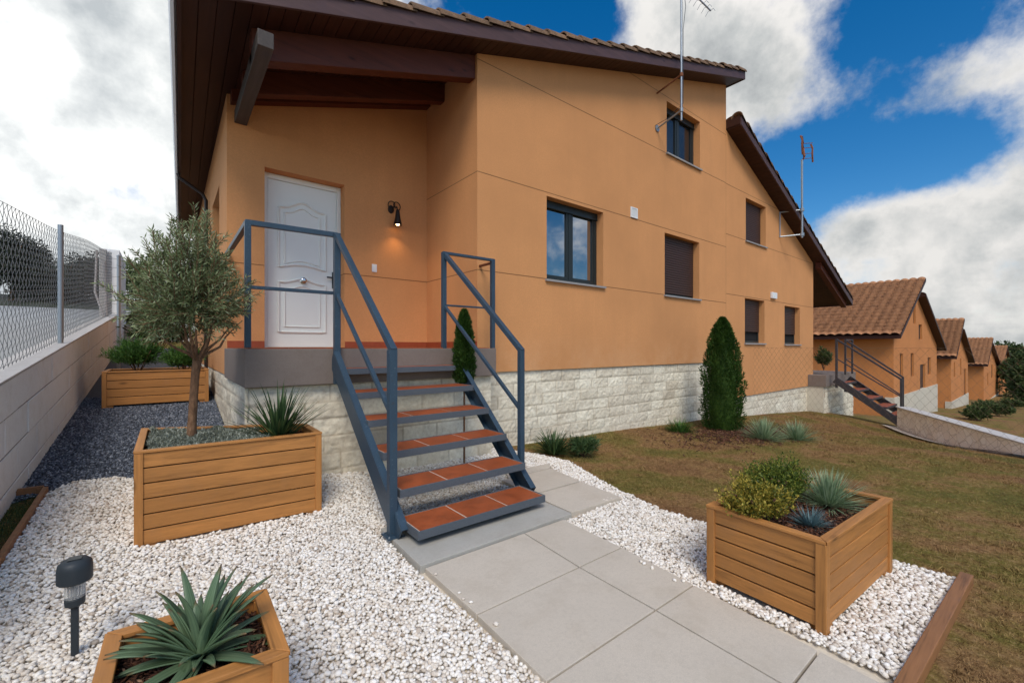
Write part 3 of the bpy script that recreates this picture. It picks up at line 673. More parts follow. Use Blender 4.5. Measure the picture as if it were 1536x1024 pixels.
# door
dy = YD+.205
mb = MB(); mb.box(.909, .965, dy-.05, dy, 1.314, 3.498).box(1.794, 1.85, dy-.05, dy, 1.314, 3.498).box(.965, 1.794, dy-.05, dy, 3.43, 3.498)
door = part('door', MB().box(.968, 1.791, dy-.035, dy, 1.325, 3.427), 'white_door', house, bevel=.003)
part('frame', mb, 'white_door', door, bevel=.006)
mb = MB(); yd = dy-.036
def arch_panel(x0, x1, z0, z1, rise_t, rise_b, r=.011):
    n = 14; top = [(x0+(x1-x0)*i/n, yd, z1+rise_t*math.exp(-((i/n-.5)/.24)**2)) for i in range(n+1)]
    bot = [(x1-(x1-x0)*i/n, yd, z0+rise_b*math.sin(math.pi*i/n)) for i in range(n+1)]
    mb.tube(top+bot, r, 6, close=True)
cxd = 1.375
arch_panel(cxd-.285, cxd+.275, 2.34, 3.10, .10, .05, .018); arch_panel(cxd-.215, cxd+.205, 2.39, 3.04, .085, .05, .012)
arch_panel(cxd-.285, cxd+.275, 1.52, 2.15, .06, .0, .018); arch_panel(cxd-.215, cxd+.205, 1.59, 2.07, .045, .0, .012)
part('panel_moulding', mb, 'white_door', door, smooth=True)
mb = MB(); 
for r, y in ((.04, 0), (.04, -.008), (.02, -.012), (.018, -.035), (.032, -.045), (.034, -.06), (.02, -.07)): pass
prof = [(.042, 0), (.042, -.008), (.02, -.012), (.018, -.03), (.032, -.04), (.034, -.055), (.02, -.065)]
vs = []; n = 16
for r, y in prof:
    for k in range(n): t = 2*math.pi*k/n; vs.append((cxd+r*math.cos(t), yd+y, 2.19+r*math.sin(t)))
mb.add(vs, [(i*n+k, i*n+(k+1) % n, (i+1)*n+(k+1) % n, (i+1)*n+k) for i in range(len(prof)-1) for k in range(n)]+[tuple(range((len(prof)-1)*n, len(prof)*n))])
part('door_knob', mb, 'chrome', door, smooth=True)
mb = MB().box(1.735, 1.775, yd-.012, yd+.002, 2.12, 2.34).beam((1.755, yd-.045, 2.26), (1.66, yd-.045, 2.26), .018, .02).beam((1.755, yd, 2.26), (1.755, yd-.05, 2.26), .02, .02)
part('handle', mb, 'frame_dk', door, bevel=.003)
# vent + box
def vent(x0, x1, z0, z1, par, Y=YM):
    v = part('vent', MB().box(x0, x1, Y-.02, Y-.001, z0, z0+.02).box(x0, x1, Y-.02, Y-.001, z1-.02, z1).box(x0, x0+.02, Y-.02, Y-.001, z0+.02, z1-.02).box(x1-.02, x1, Y-.02, Y-.001, z0+.02, z1-.02), 'white_pl', par)
    mb = MB(); n = 7
    for i in range(n): x = x0+.02+(x1-x0-.04)*(i+.5)/n; mb.box(x-.006, x+.006, Y-.015, Y-.004, z0+.02, z1-.02)
    part('grille', mb, 'white_pl', v); part('backing', MB().box(x0+.02, x1-.02, Y-.004, Y-.002, z0+.02, z1-.02), 'frame_dk', v)
vent(6.25, 6.44, 3.57, 3.75, house)
# roof
XE0, XE1 = .065, .235                              # eave line (very slightly out of square)
zf = lambda x: soff(x)
roof = part('roof', MB(), 'roof', house)
mb = MB(); XRR = XR+.16
# soffit boards along the verge and eave: planks running along Y, following the slope
nb = 60
def eavex(y): return XE0+(XE1-XE0)*(y-YF)/(YBK-YF)
mb = MB(); n = 78; 
for i in range(n):
    xa = XE0+(XRR-XE0)*i/n+.003; xb = XE0+(XRR-XE0)*(i+1)/n-.003; fa = 1-(xa-XE0)/(XRR-XE0); fb = 1-(xb-XE0)/(XRR-XE0); k = XE1-XE0
    vs = [(xa, YF+.03, zf(xa)), (xb, YF+.03, zf(xb)), (xb+k*fb, YBK, zf(xb)), (xa+k*fa, YBK, zf(xa))]
    mb.add(vs+[(x, y, z+.02) for x, y, z in vs], [(0, 3, 2, 1), (4, 5, 6, 7), (0, 1, 5, 4), (1, 2, 6, 5), (2, 3, 7, 6), (3, 0, 4, 7)])
part('soffit', mb, 'dark_y', roof)
mb = MB(); mb.prism_y([(XE0, zf(XE0)-.01), (XRR, zf(XRR)-.01), (XRR, zf(XRR)+.17), (XE0, zf(XE0)+.17)], YF, YF+.028); part('fascia', mb, 'fascia', roof, bevel=.004)
mb = MB(); mb.add([(XE0, YF+.03, zf(XE0)+.021), (XRR, YF+.03, zf(XRR)+.021), (XRR, YBK, zf(XRR)+.021), (XE1, YBK, zf(XE0)+.021), (XE0, YF+.03, zf(XE0)+.2), (XRR, YF+.03, zf(XRR)+.2), (XRR, YBK, zf(XRR)+.2), (XE1, YBK, zf(XE0)+.2)],
      [(0, 3, 2, 1), (4, 5, 6, 7), (0, 1, 5, 4), (1, 2, 6, 5), (2, 3, 7, 6), (3, 0, 4, 7)]); part('roof_deck', mb, 'dark_x', roof)
mb = MB(); mb.box(XRR+.002, XRR+.03, YF, YBK, zf(XRR)-.01, zf(XRR)+.2); part('fascia', mb, 'fascia', roof)
roof_tiles('roof_tiles', XE0-.04, zf(XE0)+.2, XRR+.02, zf(XRR)+.2, YF+.10, YBK, roof, M['roof'], skew=.019)
def verge_tiles(name, x0, z0, x1, z1, y, parent, L=.34, r=.115):
    mb = MB(); T = math.hypot(x1-x0, z1-z0); n = int(T/L); ux, uz = (x1-x0)/T, (z1-z0)/T
    for i in range(n):
        a, b = T*i/n-.02, T*(i+1)/n+.03; ra, rb = r*1.12, r*.94; jit = rng.uniform(-.008, .008, 3); vs = []; la, lb = .02, -.004; m = 9
        for t, rr, lf in ((a, ra, la), (b, rb, lb)):
            for th in (0, .018):
                for k in range(m):
                    an = math.pi*(k/(m-1))*1.0; q = rr-th
                    vs.append((x0+ux*t-uz*(lf), y+.09-math.cos(an)*q+jit[0], z0+uz*t+ux*lf+math.sin(an)*q*.95-.045+jit[1]))
        fs = []
        for k in range(m-1): fs += [(k, k+1, 2*m+k+1, 2*m+k), (m+k+1, m+k, 3*m+k, 3*m+k+1), (k+1, k, m+k, m+k+1), (2*m+k, 2*m+k+1, 3*m+k+1, 3*m+k)]
        mb.add(vs, fs)
    # inner body filling the row
    return part(name, mb, 'verge', parent, smooth=True)
verge_tiles('verge_tiles', XE0, zf(XE0)+.2, XRR+.03, zf(XRR)+.2, YF, roof)
# eave: fascia, gutter, downpipe
mb = MB(); mb.beam((XE0+.0, YF, zf(XE0)+.06), (XE1, YBK, zf(XE0)+.06), .03, .2); part('fascia', mb, 'dark_y', roof)
mb = MB(); zg = zf(XE0)+.05
prof = [(.0, .07), (-.0, -.03), (-.03, -.06), (-.07, -.05), (-.09, -.01), (-.09, .07), (-.084, .07), (-.084, -.005), (-.066, -.04), (-.03, -.05), (-.006, -.025), (-.006, .07)]
vs = []
for y in (YF-.02, YBK):
    ex = eavex(y)-.017
    vs += [(ex+px*.6, y, zg+pz) for px, pz in prof]
n = len(prof); mb.add(vs, [(i, (i+1) % n, n+(i+1) % n, n+i) for i in range(n)]+[tuple(range(n))[::-1], tuple(range(n, 2*n))]); part('gutter', mb, 'gutter', roof)
mb = MB(); mb.tube([(.12, 8.6, zf(0)-.02), (.13, 8.6, zf(0)-.08), (.44, 8.65, zf(0)-.26), (.485, 8.65, zf(0)-.36), (.485, 8.65, .9)], .026, 10); part('downpipe', mb, 'dark_pipe', roof, smooth=True)
# porch rafters and wall plate
def rafter(y0, y1, x0, x1, dep, m='beam'):
    mb = MB(); mb.prism_y([(x0, soff(x0)-dep), (x1, soff(x1)-dep), (x1, soff(x1)-.002), (x0, soff(x0)-.002)], y0, y1); return part('porch_beam', mb, m, house, bevel=.006)
rafter(4.60, 4.74, .60, XC-.002, .30); rafter(5.38, 5.50, .62, XC-.002, .25); rafter(YD-.13, YD-.002, .56, XC-.002, .14)
mb = MB(); mb.box(.60, .725, 4.26, YD, 3.93, 4.07); part('porch_beam', mb, 'grey_beam', house, bevel=.005, label='greyed square wall plate end over the door')
# ------------------------------------------------------------------ neighbour half
nb_ = thing('semi_detached_house', 'lower orange house half adjoining on the right with closed brown roller shutters', 'house', (12, 5.2, -.5))
SB = -.41; XB1 = 15.37
sofb = lambda x: 6.18+SB*(x-XR)
h4 = (10.75, 11.9, 3.86, 4.88); h5 = (10.70, 11.82, 1.42, 2.49); h6 = (13.13, 14.27, 1.40, 2.45)
mb = MB(); facade(mb, YM+.002, XR, XB1, .16, sofb, [h4, h5, h6], .2)
mb.add([(XR, YM+.002, .16), (XB1, YM+.002, .16), (XB1, YM+.1, .16), (XR, YM+.1, .16)], [(0, 3, 2, 1)])
mb.add([(XB1, YM, -1), (XB1, 6.2, -1), (XB1, 6.2, sofb(XB1)), (XB1, YM, sofb(XB1))], [(0, 1, 2, 3)])
mb.add([(XB1, 6.2, -1), (17.9, 6.2, -1), (17.9, 6.2, sofb(17.9)), (XB1, 6.2, sofb(XB1))], [(0, 1, 2, 3)])
mb.add([(17.9, 6.2, -1.2), (17.9, YBK, -1.2), (17.9, YBK, sofb(17.9)), (17.9, 6.2, sofb(17.9))], [(0, 1, 2, 3)])
part('wall', mb, 'stucco_b', nb_)
for wnd, k in ((h4, 'shut'), (h5, 'ajar'), (h6, 'ajar')): window(nb_, *wnd, YM+.002, k)
stone_face('stone_base', (XR, YM+.047), (XB1+.03, YM+.047), -1.1, .155, nb_, seed=11, res=.02)
part('meter_box', MB().box(12.17, 12.47, YM-.06, YM, 2.58, 2.74), 'white_pl', nb_, bevel=.008)
XE = 18.1
rb = part('roof', MB(), 'roof', nb_)
mb = MB(); n = 70
for i in range(n):
    xa = XR+.02+(XE-XR-.02)*i/n+.003; xb = XR+.02+(XE-XR-.02)*(i+1)/n-.003; vs = [(xa, YF+.03, sofb(xa)), (xb, YF+.03, sofb(xb)), (xb, YBK, sofb(xb)), (xa, YBK, sofb(xa))]
    mb.add(vs+[(x, y, z+.02) for x, y, z in vs], [(0, 3, 2, 1), (4, 5, 6, 7), (0, 1, 5, 4), (1, 2, 6, 5), (2, 3, 7, 6), (3, 0, 4, 7)])
part('soffit', mb, 'dark_y', rb)
mb = MB(); mb.prism_y([(XR+.005, sofb(XR)-.01), (XE, sofb(XE)-.01), (XE, sofb(XE)+.16), (XR+.005, sofb(XR)+.16)], YF, YF+.028); part('fascia', mb, 'fascia', rb)
mb = MB(); mb.prism_y([(XR+.005, sofb(XR)+.021), (XE, sofb(XE)+.021), (XE, sofb(XE)+.2), (XR+.005, sofb(XR)+.2)], YF+.03, YBK); part('roof_deck', mb, 'dark_x', rb)
roof_tiles('roof_tiles', XE+.04, sofb(XE)+.2, XR+.01, sofb(XR)+.2, YF+.1, YBK, rb, M['roof']); verge_tiles('verge_tiles', XR+.0, sofb(XR)+.2, XE+.03, sofb(XE)+.2, YF, rb)
mb = MB(); mb.box(XE+.002, XE+.03, YF, YBK, sofb(XE)-.03, sofb(XE)+.17); part('fascia', mb, 'fascia', rb)
mb = MB(); mb.prism_y([(XB1, sofb(XB1)-.18), (17.9, sofb(17.9)-.18), (17.9, sofb(17.9)-.002), (XB1, sofb(XB1)-.002)], 4.36, 4.5); part('porch_beam', mb, 'beam', nb_)
NT_ = .5
mb = MB(); mb.prism([(14.9, 4.10), (17.9, 4.10), (17.9, 6.19), (XB1+.003, 6.19), (XB1+.003, YM-.003), (14.9, YM-.003)], NT_-.33, NT_); part('terrace_slab', mb, 'terrace', nb_, bevel=.006)
stone_face('stone_base', (14.98, 4.18), (17.9, 4.18), -1.5, NT_-.335, nb_, seed=13, res=.02)
mb = MB(); mb.box(14.93, 15.0, 4.17, YM+.04, -1.5, NT_-.335); part('stone_base', mb, 'stone', nb_)

# ------------------------------------------------------------------ steel stair
def stair_build():
    t = thing('garden_stair', 'blue grey steel staircase with six terracotta treads leading to the white door', 'staircase', (1.8, 3.4, 0))
    fy = [2.50, 2.78, 3.08, 3.40, 3.72, 4.02]; tz = [.16, .35, .545, .74, .935, 1.13]
    xr = lambda y: 2.33+(y-2.5)*.11; xl = lambda y: 1.235+(y-2.5)*.012
    for y, z in zip(fy, tz):
        d = .32 if y < 4 else .225; a, b = xl(y), xr(y); th = .055
        mb = MB(); mb.box(a, b, y, y+.012, z-th, z).box(a, b, y+d-.012, y+d, z-th, z).box(a, a+.012, y+.012, y+d-.012, z-th, z).box(b-.012, b, y+.012, y+d-.012, z-th, z).box(a+.012, b-.012, y+.012, y+d-.012, z-th+.006, z-.014)
        tr = part('tread', mb, 'tread_frame', t, bevel=.002)
        mb = MB(); n = 3; g_ = .010; W = (b-a-.03)/n
        for i in range(n):
            mb.box(a+.015+i*W+g_*.5, a+.015+(i+1)*W-g_*.5, y+.017, y+d-.017, z-.0125, z-.002+.0006*i)
        part('step_tile', mb, 'tile', tr, bevel=.0015); part('grout', MB().box(a+.013, b-.013, y+.013, y+d-.013, z-.0138, z-.0035), 'grout', tr)
    # stringers
    for s in (0, 1):
        X = 1.20 if s == 0 else None
        if s == 0: p, q = Vector((1.195, 2.70, .06)), Vector((1.215, 4.25, 1.22))
        else: p, q = Vector((2.40, 2.74, .09)), Vector((2.56, 4.25, 1.20))
        d = (q-p).normalized(); mb = MB(); up = Vector((0, 0, 1)); a = d.cross(up).normalized(); bb = a.cross(d).normalized(); h = .17
        mb.beam(p, q, .012, h); mb.beam(p+bb*(h/2)+a*(.024 if s == 0 else -.024), q+bb*(h/2)+a*(.024 if s == 0 else -.024), .05, .01); mb.beam(p-bb*(h/2)+a*(.024 if s == 0 else -.024), q-bb*(h/2)+a*(.024 if s == 0 else -.024), .05, .01)
        part('stringer', mb, 'rail', t, bevel=.0015)
    W = .048
    part('base_plate', MB().box(1.13, 1.25, 2.72, 2.85, .0555, .063), 'rail', t, bevel=.001)
    for bx, by in ((1.142, 2.735), (1.238, 2.735), (1.142, 2.835)): part('bolt', MB().lathe([(.007, 0), (.007, .008), (.004, .011)], (bx, by, .063), 6), 'galv', t)
    def post(x, y, z0, z1, w=W): part('post', MB().box(x-w/2, x+w/2, y-w/2, y+w/2, z0, z1), 'rail', t, bevel=.003)
    post(1.185, 2.79, .055, 1.31, .055); post(2.47, 2.97, .25, 1.30)
    post(1.245, 4.215, .98, 2.40, .055); post(.53, 4.285, 1.322, 2.40); post(2.44, 4.30, 1.31, 2.40); post(3.11, 4.285, 1.313, 2.40)
    def rail(p, q, w=.045, h=.045): part('rail', MB().beam(p, q, w, h), 'rail', t, bevel=.003)
    rail((1.245, 4.22, 2.385), (1.19, 2.775, 1.30)); rail((1.245, 4.22, 1.83), (1.19, 2.80, .86), .03, .03)
    rail((2.45, 4.31, 2.39), (2.47, 2.955, 1.29)); rail((2.45, 4.31, 1.80), (2.47, 2.98, .77), .03, .03)
    rail((.51, 4.285, 2.39), (1.26, 4.25, 2.39), .045, .045); rail((.55, 4.285, 1.84), (1.225, 4.27, 1.84), .03, .03)
    rail((.53, 4.305, 2.39), (.53, YD-.002, 2.39)); rail((.53, 4.305, 1.84), (.53, YD-.002, 1.84), .03, .03)
    rail((2.42, 4.295, 2.39), (3.13, 4.285, 2.39), .045, .03); rail((2.46, 4.295, 1.80), (3.09, 4.285, 1.80), .03, .02)
    part('wall_bracket', MB().tube([(3.11, 4.30, 2.36), (3.11, YM-.002, 2.36)], .018, 8), 'rust', t)
    return t
stair = stair_build()
stair2 = stair.copy(); COL.objects.link(stair2); stair2.location = (15.7, 3.1, -.84)
stair2['label'] = 'far steel staircase descending from the neighbouring porch by the crazy paved wall'
for ch in list(stair.children):
    if ch.name.startswith(('rail', 'post')) and min(v.co.x for v in ch.data.vertices)+1.8 < .8: continue   # no landing guard over there
    c = ch.copy(); COL.objects.link(c); c.parent = stair2
    if ch.name.split('.')[0] in ('rail', 'post', 'stringer', 'tread', 'base_plate'):
        c.material_slots[0].link = 'OBJECT'; c.material_slots[0].material = M['far_iron']
    for gch in list(ch.children):
        d = gch.copy(); COL.objects.link(d); d.parent = c
stair['group'] = stair2['group'] = 'steel garden staircases'

# wall lamp
lamp = thing('wall_lamp', 'small wrought iron wall lamp glowing on the wall right of the white door', 'lamp', (2.53, YD-.01, 3.25))
mb = MB()
vs = []; n = 14
for r, y in ((.045, -.001), (.045, -.012), (.02, -.02)):
    for k in range(n): t = 2*math.pi*k/n; vs.append((2.50+r*math.cos(t), YD+y, 3.30+r*1.3*math.sin(t)))
mb.add(vs, [(i*n+k, i*n+(k+1) % n, (i+1)*n+(k+1) % n, (i+1)*n+k) for i in range(2) for k in range(n)]+[tuple(range(2*n, 3*n))])
part('wall_plate', mb, 'iron', lamp, smooth=True)
mb = MB(); mb.tube([(2.50, YD-.02, 3.29), (2.52, YD-.07, 3.33), (2.54, YD-.11, 3.32), (2.55, YD-.125, 3.26)], .008, 6)
for k in (0, 1):
    sx = 1 if k else -1; mb.tube([(2.53+sx*.03+sx*.06*math.cos(a)*(1-a/9), YD-.05, 3.35+.065*math.sin(a)*(1-a/9)) for a in np.linspace(-1, 5.5, 18)], .0075, 5)
part('scroll_arm', mb, 'iron', lamp, smooth=True)
cl = (2.55, YD-.125, 3.06); mb = MB(); n = 18
mb.lathe([(.02, .215), (.026, .19), (.038, .10), (.058, .0), (.060, -.004), (.053, -.002), (.034, .09), (.018, .18)], cl, n); part('lamp_shade', mb, 'iron', lamp, smooth=True)
mb = MB().lathe([(.008, .05), (.02, .04), (.028, .015), (.022, -.002), (.006, -.008)], cl, 12); part('bulb', mb, 'bulb', lamp, smooth=True)
ld = bpy.data.lights.new('lamp_light', 'SPOT'); ld.energy = 3.6; ld.color = (1, .62, .28); ld.spot_size = rad(125); ld.spot_blend = 1; ld.shadow_soft_size = .02
lo = bpy.data.objects.new('lamp_light', ld); COL.objects.link(lo); lo.parent = lamp; lo.location = (cl[0]-2.53, cl[1]-YD+.01, cl[2]-.03-3.25); lo.rotation_euler = (rad(-14), 0, 0)
sw = thing('light_switch', 'small white switch plate on the orange porch wall', 'switch', (2.25, YD, 2.43))
part('plate', MB().box(2.222, 2.292, YD-.012, YD-.001, 2.375, 2.485), 'white_pl', sw, bevel=.003); part('button', MB().box(2.24, 2.274, YD-.018, YD-.0125, 2.40, 2.46), 'white_pl', sw, bevel=.002)

# ------------------------------------------------------------------ antennas
a1 = thing('tv_antenna', 'tall aerial mast bracketed beside the upper window of the near house', 'antenna', (7.045, 4.07, 5.3))
part('mast', MB().tube([(7.045, 4.07, 5.30), (7.045, 4.07, 7.95)], .019, 10), 'galv', a1, smooth=True)
for z0, z1 in ((6.0, 6.10), (5.35, 5.48)):
    mb = MB().tube([(7.05, YM-.003, z0), (7.045, 4.07, z1)], .016, 8).tube([(7.045, 4.07, z1-.03), (7.045, 4.07, z1+.03)], .032, 10)
    part('bracket', mb, 'galv' if z0 < 6 else 'rust', a1, smooth=True)
mb = MB(); vs = []; mb.tube([(7.05, YM-.002, 5.35), (7.05, YM-.02, 5.35)], .06, 14); part('wall_flange', mb, 'galv', a1)
mb = MB(); ux, uz = .55, -.12
mb.beam((6.75, 4.07, 7.74), (7.75, 3.9, 7.46), .018, .018)
for i in range(11):
    f = i/10; c = Vector((6.75, 4.07, 7.74)).lerp(Vector((7.75, 3.9, 7.46)), f); w = .17-.08*f
    mb.tube([c+Vector((-.02, -w, -.06)), c+Vector((0, -w*.5, .02)), c, c+Vector((0, w*.5, .02)), c+Vector((-.02, w, -.06))], .004, 5)
part('yagi_head', mb, 'galv', a1)
mb = MB().tube([(7.06, 4.05, 7.72), (7.1, 4.02, 7.3), (7.07, 4.05, 6.9), (7.068, 4.05, 5.6), (7.0, 4.3, 5.42), (6.98, YM-.01, 5.38)], .005, 5); part('cable', mb, 'black_pl', a1)
a2 = thing('tv_antenna', 'rusty aerial on a short mast fixed to the lower neighbouring gable', 'antenna', (13.04, 4.2, 4.2))
part('mast', MB().tube([(13.04, 4.12, 4.2), (13.04, 4.12, 6.25)], .026, 10), 'galv', a2, smooth=True)
for z in (4.93, 4.28): part('bracket', MB().tube([(12.75, YM-.003, z-.02), (13.04, 4.12, z)], .018, 8).tube([(13.04, 4.12, z-.04), (13.04, 4.12, z+.04)], .05, 10), 'galv', a2)
part('bracket', MB().tube([(12.75, YM-.02, 4.26), (12.75, YM-.02, 4.91)], .012, 6), 'galv', a2)
mb = MB()
for s, x in ((1, 12.7), (1, 13.45)):
    mb.tube([(x, 4.0, 6.25), (x-.04, 4.0, 6.45), (x-.02, 4.0, 6.62), (x+.02, 4.05, 6.75)], .022, 6)
for z in (6.32, 6.45, 6.6, 6.72): mb.tube([(12.70, 4.0, z), (13.1, 4.1, z-.04), (13.44, 4.0, z+.04)], .008, 5)
mb.tube([(13.0, 4.05, 6.3), (13.08, 4.1, 6.55), (12.95, 4.1, 6.66)], .02, 6); mb.tube([(13.04, 4.12, 6.2), (13.2, 4.1, 6.4)], .02, 6)
part('grid_head', mb, 'rust', a2)

# ------------------------------------------------------------------ block wall, coping, fence
XW = -.89; WT = .22
wt = lambda y: 1.069+.1105*(y-4.438)
wall = thing('block_wall', 'long pale concrete block retaining wall on the left carrying the wire fence', 'wall', (-1.0, 8, .6))
mb = MB(); course = .26; bl = .62
y = 1.0
# courses run parallel to the sloping top; each block slightly different
for c in range(4):
    yy0 = 2.4-(c % 2)*bl/2
    while yy0 < 15.6:
        ya, yb_ = max(2.4, yy0)+.005, min(15.6, yy0+bl)-.005
        if yb_ > ya+.02:
            j = rng.uniform(-.003, .003)
            vs = []
            for yq in (ya, yb_):
                zt_ = wt(yq)-.0-course*c-.005; zb_ = zt_-course+.010
                vs += [(XW-WT, yq, zb_), (XW+j, yq, zb_), (XW+j, yq, zt_), (XW-WT, yq, zt_)]
            mb.add(vs, [(0, 1, 2, 3), (7, 6, 5, 4), (0, 4, 5, 1), (1, 5, 6, 2), (2, 6, 7, 3), (3, 7, 4, 0)])
        yy0 += bl
part('blocks', mb, 'block', wall, bevel=.004)
mb = MB(); vs = []
for yq in (2.4, 15.6): vs += [(XW-WT+.004, yq, wt(yq)-1.05), (XW-.006, yq, wt(yq)-1.05), (XW-.006, yq, wt(yq)-.008), (XW-WT+.004, yq, wt(yq)-.008)]
mb.add(vs, [(0, 1, 2, 3), (7, 6, 5, 4), (0, 4, 5, 1), (1, 5, 6, 2), (2, 6, 7, 3), (3, 7, 4, 0)]); part('mortar', mb, 'mortar', wall)
mb = MB(); vs = []
for yq in (2.4, 15.6): vs += [(XW-WT-.012, yq, wt(yq)), (XW+.004, yq, wt(yq)), (XW+.004, yq, wt(yq)+.018), (XW-WT-.012, yq, wt(yq)+.018)]
mb.add(vs, [(0, 1, 2, 3), (7, 6, 5, 4), (0, 4, 5, 1), (1, 5, 6, 2), (2, 6, 7, 3), (3, 7, 4, 0)]); part('coping', mb, 'coping', wall, bevel=.004)
pil = thing('block_pillar', 'tall pale block pier at the far end of the left wire fence', 'pier', (-1.05, 14.3, 1.9))
mb = MB(); 
for i in range(8):
    z0 = 1.9+i*.21; mb.box(-1.14, XW, 13.55, 14.2, z0+.003, z0+.207).box(-1.14, XW-.002, 14.205, 15.5, z0+.003, z0+.207)
part('blocks', mb, 'block', pil, bevel=.004); part('mortar', MB().box(-1.13, XW-.01, 13.56, 15.48, 1.6, 3.55), 'mortar', pil)
part('end_post', MB().box(-1.22, -1.10, 13.40, 13.52, 1.9, 3.55), 'coping', pil, bevel=.01)

def zigzag(P0, u, length, zb, zt_, cell, wr, mbuf):
    """chain-link: each wire zigzags vertically between neighbours. arrays appended to mbuf"""
    n = int(length/cell)
    for i in range(n):
        s0 = i*cell; b, t = zb(s0), zt_(s0); m = int((t-b)/cell*1.0)
        k = np.arange(m+1); s = s0+np.where(k % 2 == (i % 2), 0, 1)*cell*1.0; off = np.where(k % 2 == 0, .003, -.003)
        z = b+k*(t-b)/m; jit = rng.normal(0, cell*.03, m+1)
        pts = np.stack([P0[0]+u[0]*(s+jit)-u[1]*off, P0[1]+u[1]*(s+jit)+u[0]*off, z], -1)
        mbuf.append(pts)
def wires(lines, r, name, mat, parent):
    """triangular-section wires as one mesh"""
    VV, FF = [], []; o = 0
    for pts in lines:
        m = len(pts); d = np.gradient(pts, axis=0); d /= np.linalg.norm(d, axis=1)[:, None]+1e-9
        side = np.cross(d, np.array([.31, .62, .72])); side /= np.linalg.norm(side, axis=1)[:, None]; up = np.cross(d, side)
        ring = np.stack([pts+r*(side*math.cos(a)+up*math.sin(a)) for a in (0, 2.094, 4.189)], 1)
        VV.append(ring.reshape(-1, 3)); i = np.arange(m-1)*3
        for k in range(3): k2 = (k+1) % 3; FF.append(np.stack([i+k, i+k2, i+3+k2, i+3+k], -1)+o)
        o += m*3
    return mesh_np(name, np.concatenate(VV), np.concatenate(FF).ravel(), 4, mat, parent)
fence = thing('chain_link_fence', 'galvanised chain link fence on top of the left block wall', 'fence', (-.98, 8, 1.4))
ft = lambda y: 2.69+.126*(y-7.01); XFc = -.985; buf = []
zigzag((XFc, 3.4), (0, 1), 9.7, lambda s: wt(3.4+s)+.03, lambda s: ft(3.4+s)-.02+.02*math.sin(s*1.3), .058, .0016, buf)
for zf_ in (lambda y: ft(y)-.02+.02*math.sin((y-3.4)*1.3), lambda y: wt(y)+.62, lambda y: wt(y)+.045): buf.append(np.array([(XFc-.004, yq, zf_(yq)) for yq in np.linspace(3.4, 13.3, 60)]))
wires(buf, .0022, 'wire_mesh', M['wire'], fence)
for y in (3.35, 7.01, 10.2): 
    part('post', MB().tube([(XFc+.03, y, wt(y)-.1), (XFc+.03, y, ft(y)+.02)], .024 if y < 8 else .02, 10), 'galv', fence, smooth=True) if y != 10.2 else None
lean = thing('leaning_pipe', 'bleached pipes leaning on the end of the wire fence by the pier', 'pipe', (-1.0, 12.6, 2.0))
part('pipe', MB().tube([(-1.02, 12.4, 1.97), (-1.08, 12.9, 2.7), (-1.1, 13.0, 3.2)], .028, 7), 'pipe', lean, smooth=True)
part('pipe', MB().tube([(-1.04, 12.2, 1.95), (-1.22, 12.7, 2.5), (-1.2, 12.8, 3.4)], .02, 7), 'pipe', lean, smooth=True)

# divider fence between the gardens (thin brown wire)
f2 = thing('chain_link_fence', 'thin brown wire fence crossing the lawn from the wall to the right foreground', 'fence', (9.3, 2.3, -.2))
PA, PB = (11.1, 4.54), (7.4, -.9); Lf = math.dist(PA, PB); u = ((PB[0]-PA[0])/Lf, (PB[1]-PA[1])/Lf); buf = []
gz = lambda s: g(PA[0]+u[0]*s, PA[1]+u[1]*s)
zigzag(PA, u, Lf, lambda s: gz(s)+.02, lambda s: 1.31, .075, .0016, buf)
buf.append(np.array([(PA[0]+u[0]*s, PA[1]+u[1]*s, 1.31) for s in np.linspace(0, Lf, 20)]))
wires(buf, .0016, 'wire_mesh', M['wire_br'], f2)
part('post', MB().tube([(PB[0], PB[1], g(*PB)-.05), (PB[0], PB[1], 1.35)], .02, 8), 'wire_br', f2)

# crazy paved low wall beyond, with its kerb strip
cw = thing('low_garden_wall', 'low white crazy paved garden wall running right from the far staircase', 'wall', (15, 2, -.8))
CA, CB = (14.75, 2.42), (9.0, -.55); Lc = math.dist(CA, CB); uc = ((CB[0]-CA[0])/Lc, (CB[1]-CA[1])/Lc); nc = (-uc[1], uc[0])
def along(s, off, z): return (CA[0]+uc[0]*s+nc[0]*off, CA[1]+uc[1]*s+nc[1]*off, z)
ztop = lambda s: -.20+.07*s/Lc
import mathutils
def crazy_mat():
    t = NT('crazy paved facing'); P = t.pos(); v = t.N('ShaderNodeTexVoronoi', feature='DISTANCE_TO_EDGE'); v.inputs['Scale'].default_value = 4.2; t.L(P, v.inputs['Vector'])
    v2 = t.N('ShaderNodeTexVoronoi'); v2.inputs['Scale'].default_value = 4.2; t.L(P, v2.inputs['Vector']); n = t.noise(P, 40, 5, .7)
    j = t.math('LESS_THAN', v.outputs['Distance'], .035); bw = t.N('ShaderNodeRGBToBW'); t.L(v2.outputs['Color'], bw.inputs[0])
    cc = t.mix(bw.outputs[0], srgb(250, 248, 240), srgb(234, 228, 216)); cc = t.mix(t.math('MULTIPLY', n, .25), cc, srgb(204, 196, 182)); cc = t.mix(t.math('MULTIPLY', j, .4), cc, srgb(160, 152, 140))
    t.col(cc); t.rough(.9); t.bump(t.math('SUBTRACT', n, t.math('MULTIPLY', j, 2)), .5, .01); return t.m
M['crazyface'] = crazy_mat()
mb = MB(); vs = []; NS = 24
for i in range(NS+1):
    q = Lc*i/NS; w_ = .012*math.sin(i*2.1); vs += [along(q, -.11+w_, ztop(q)-.9), along(q, .1, ztop(q)-.9), along(q, .1, ztop(q)-.03), along(q, -.10+w_, ztop(q)-.03)]
fs = [(0, 1, 2, 3), (4*NS+3, 4*NS+2, 4*NS+1, 4*NS)]
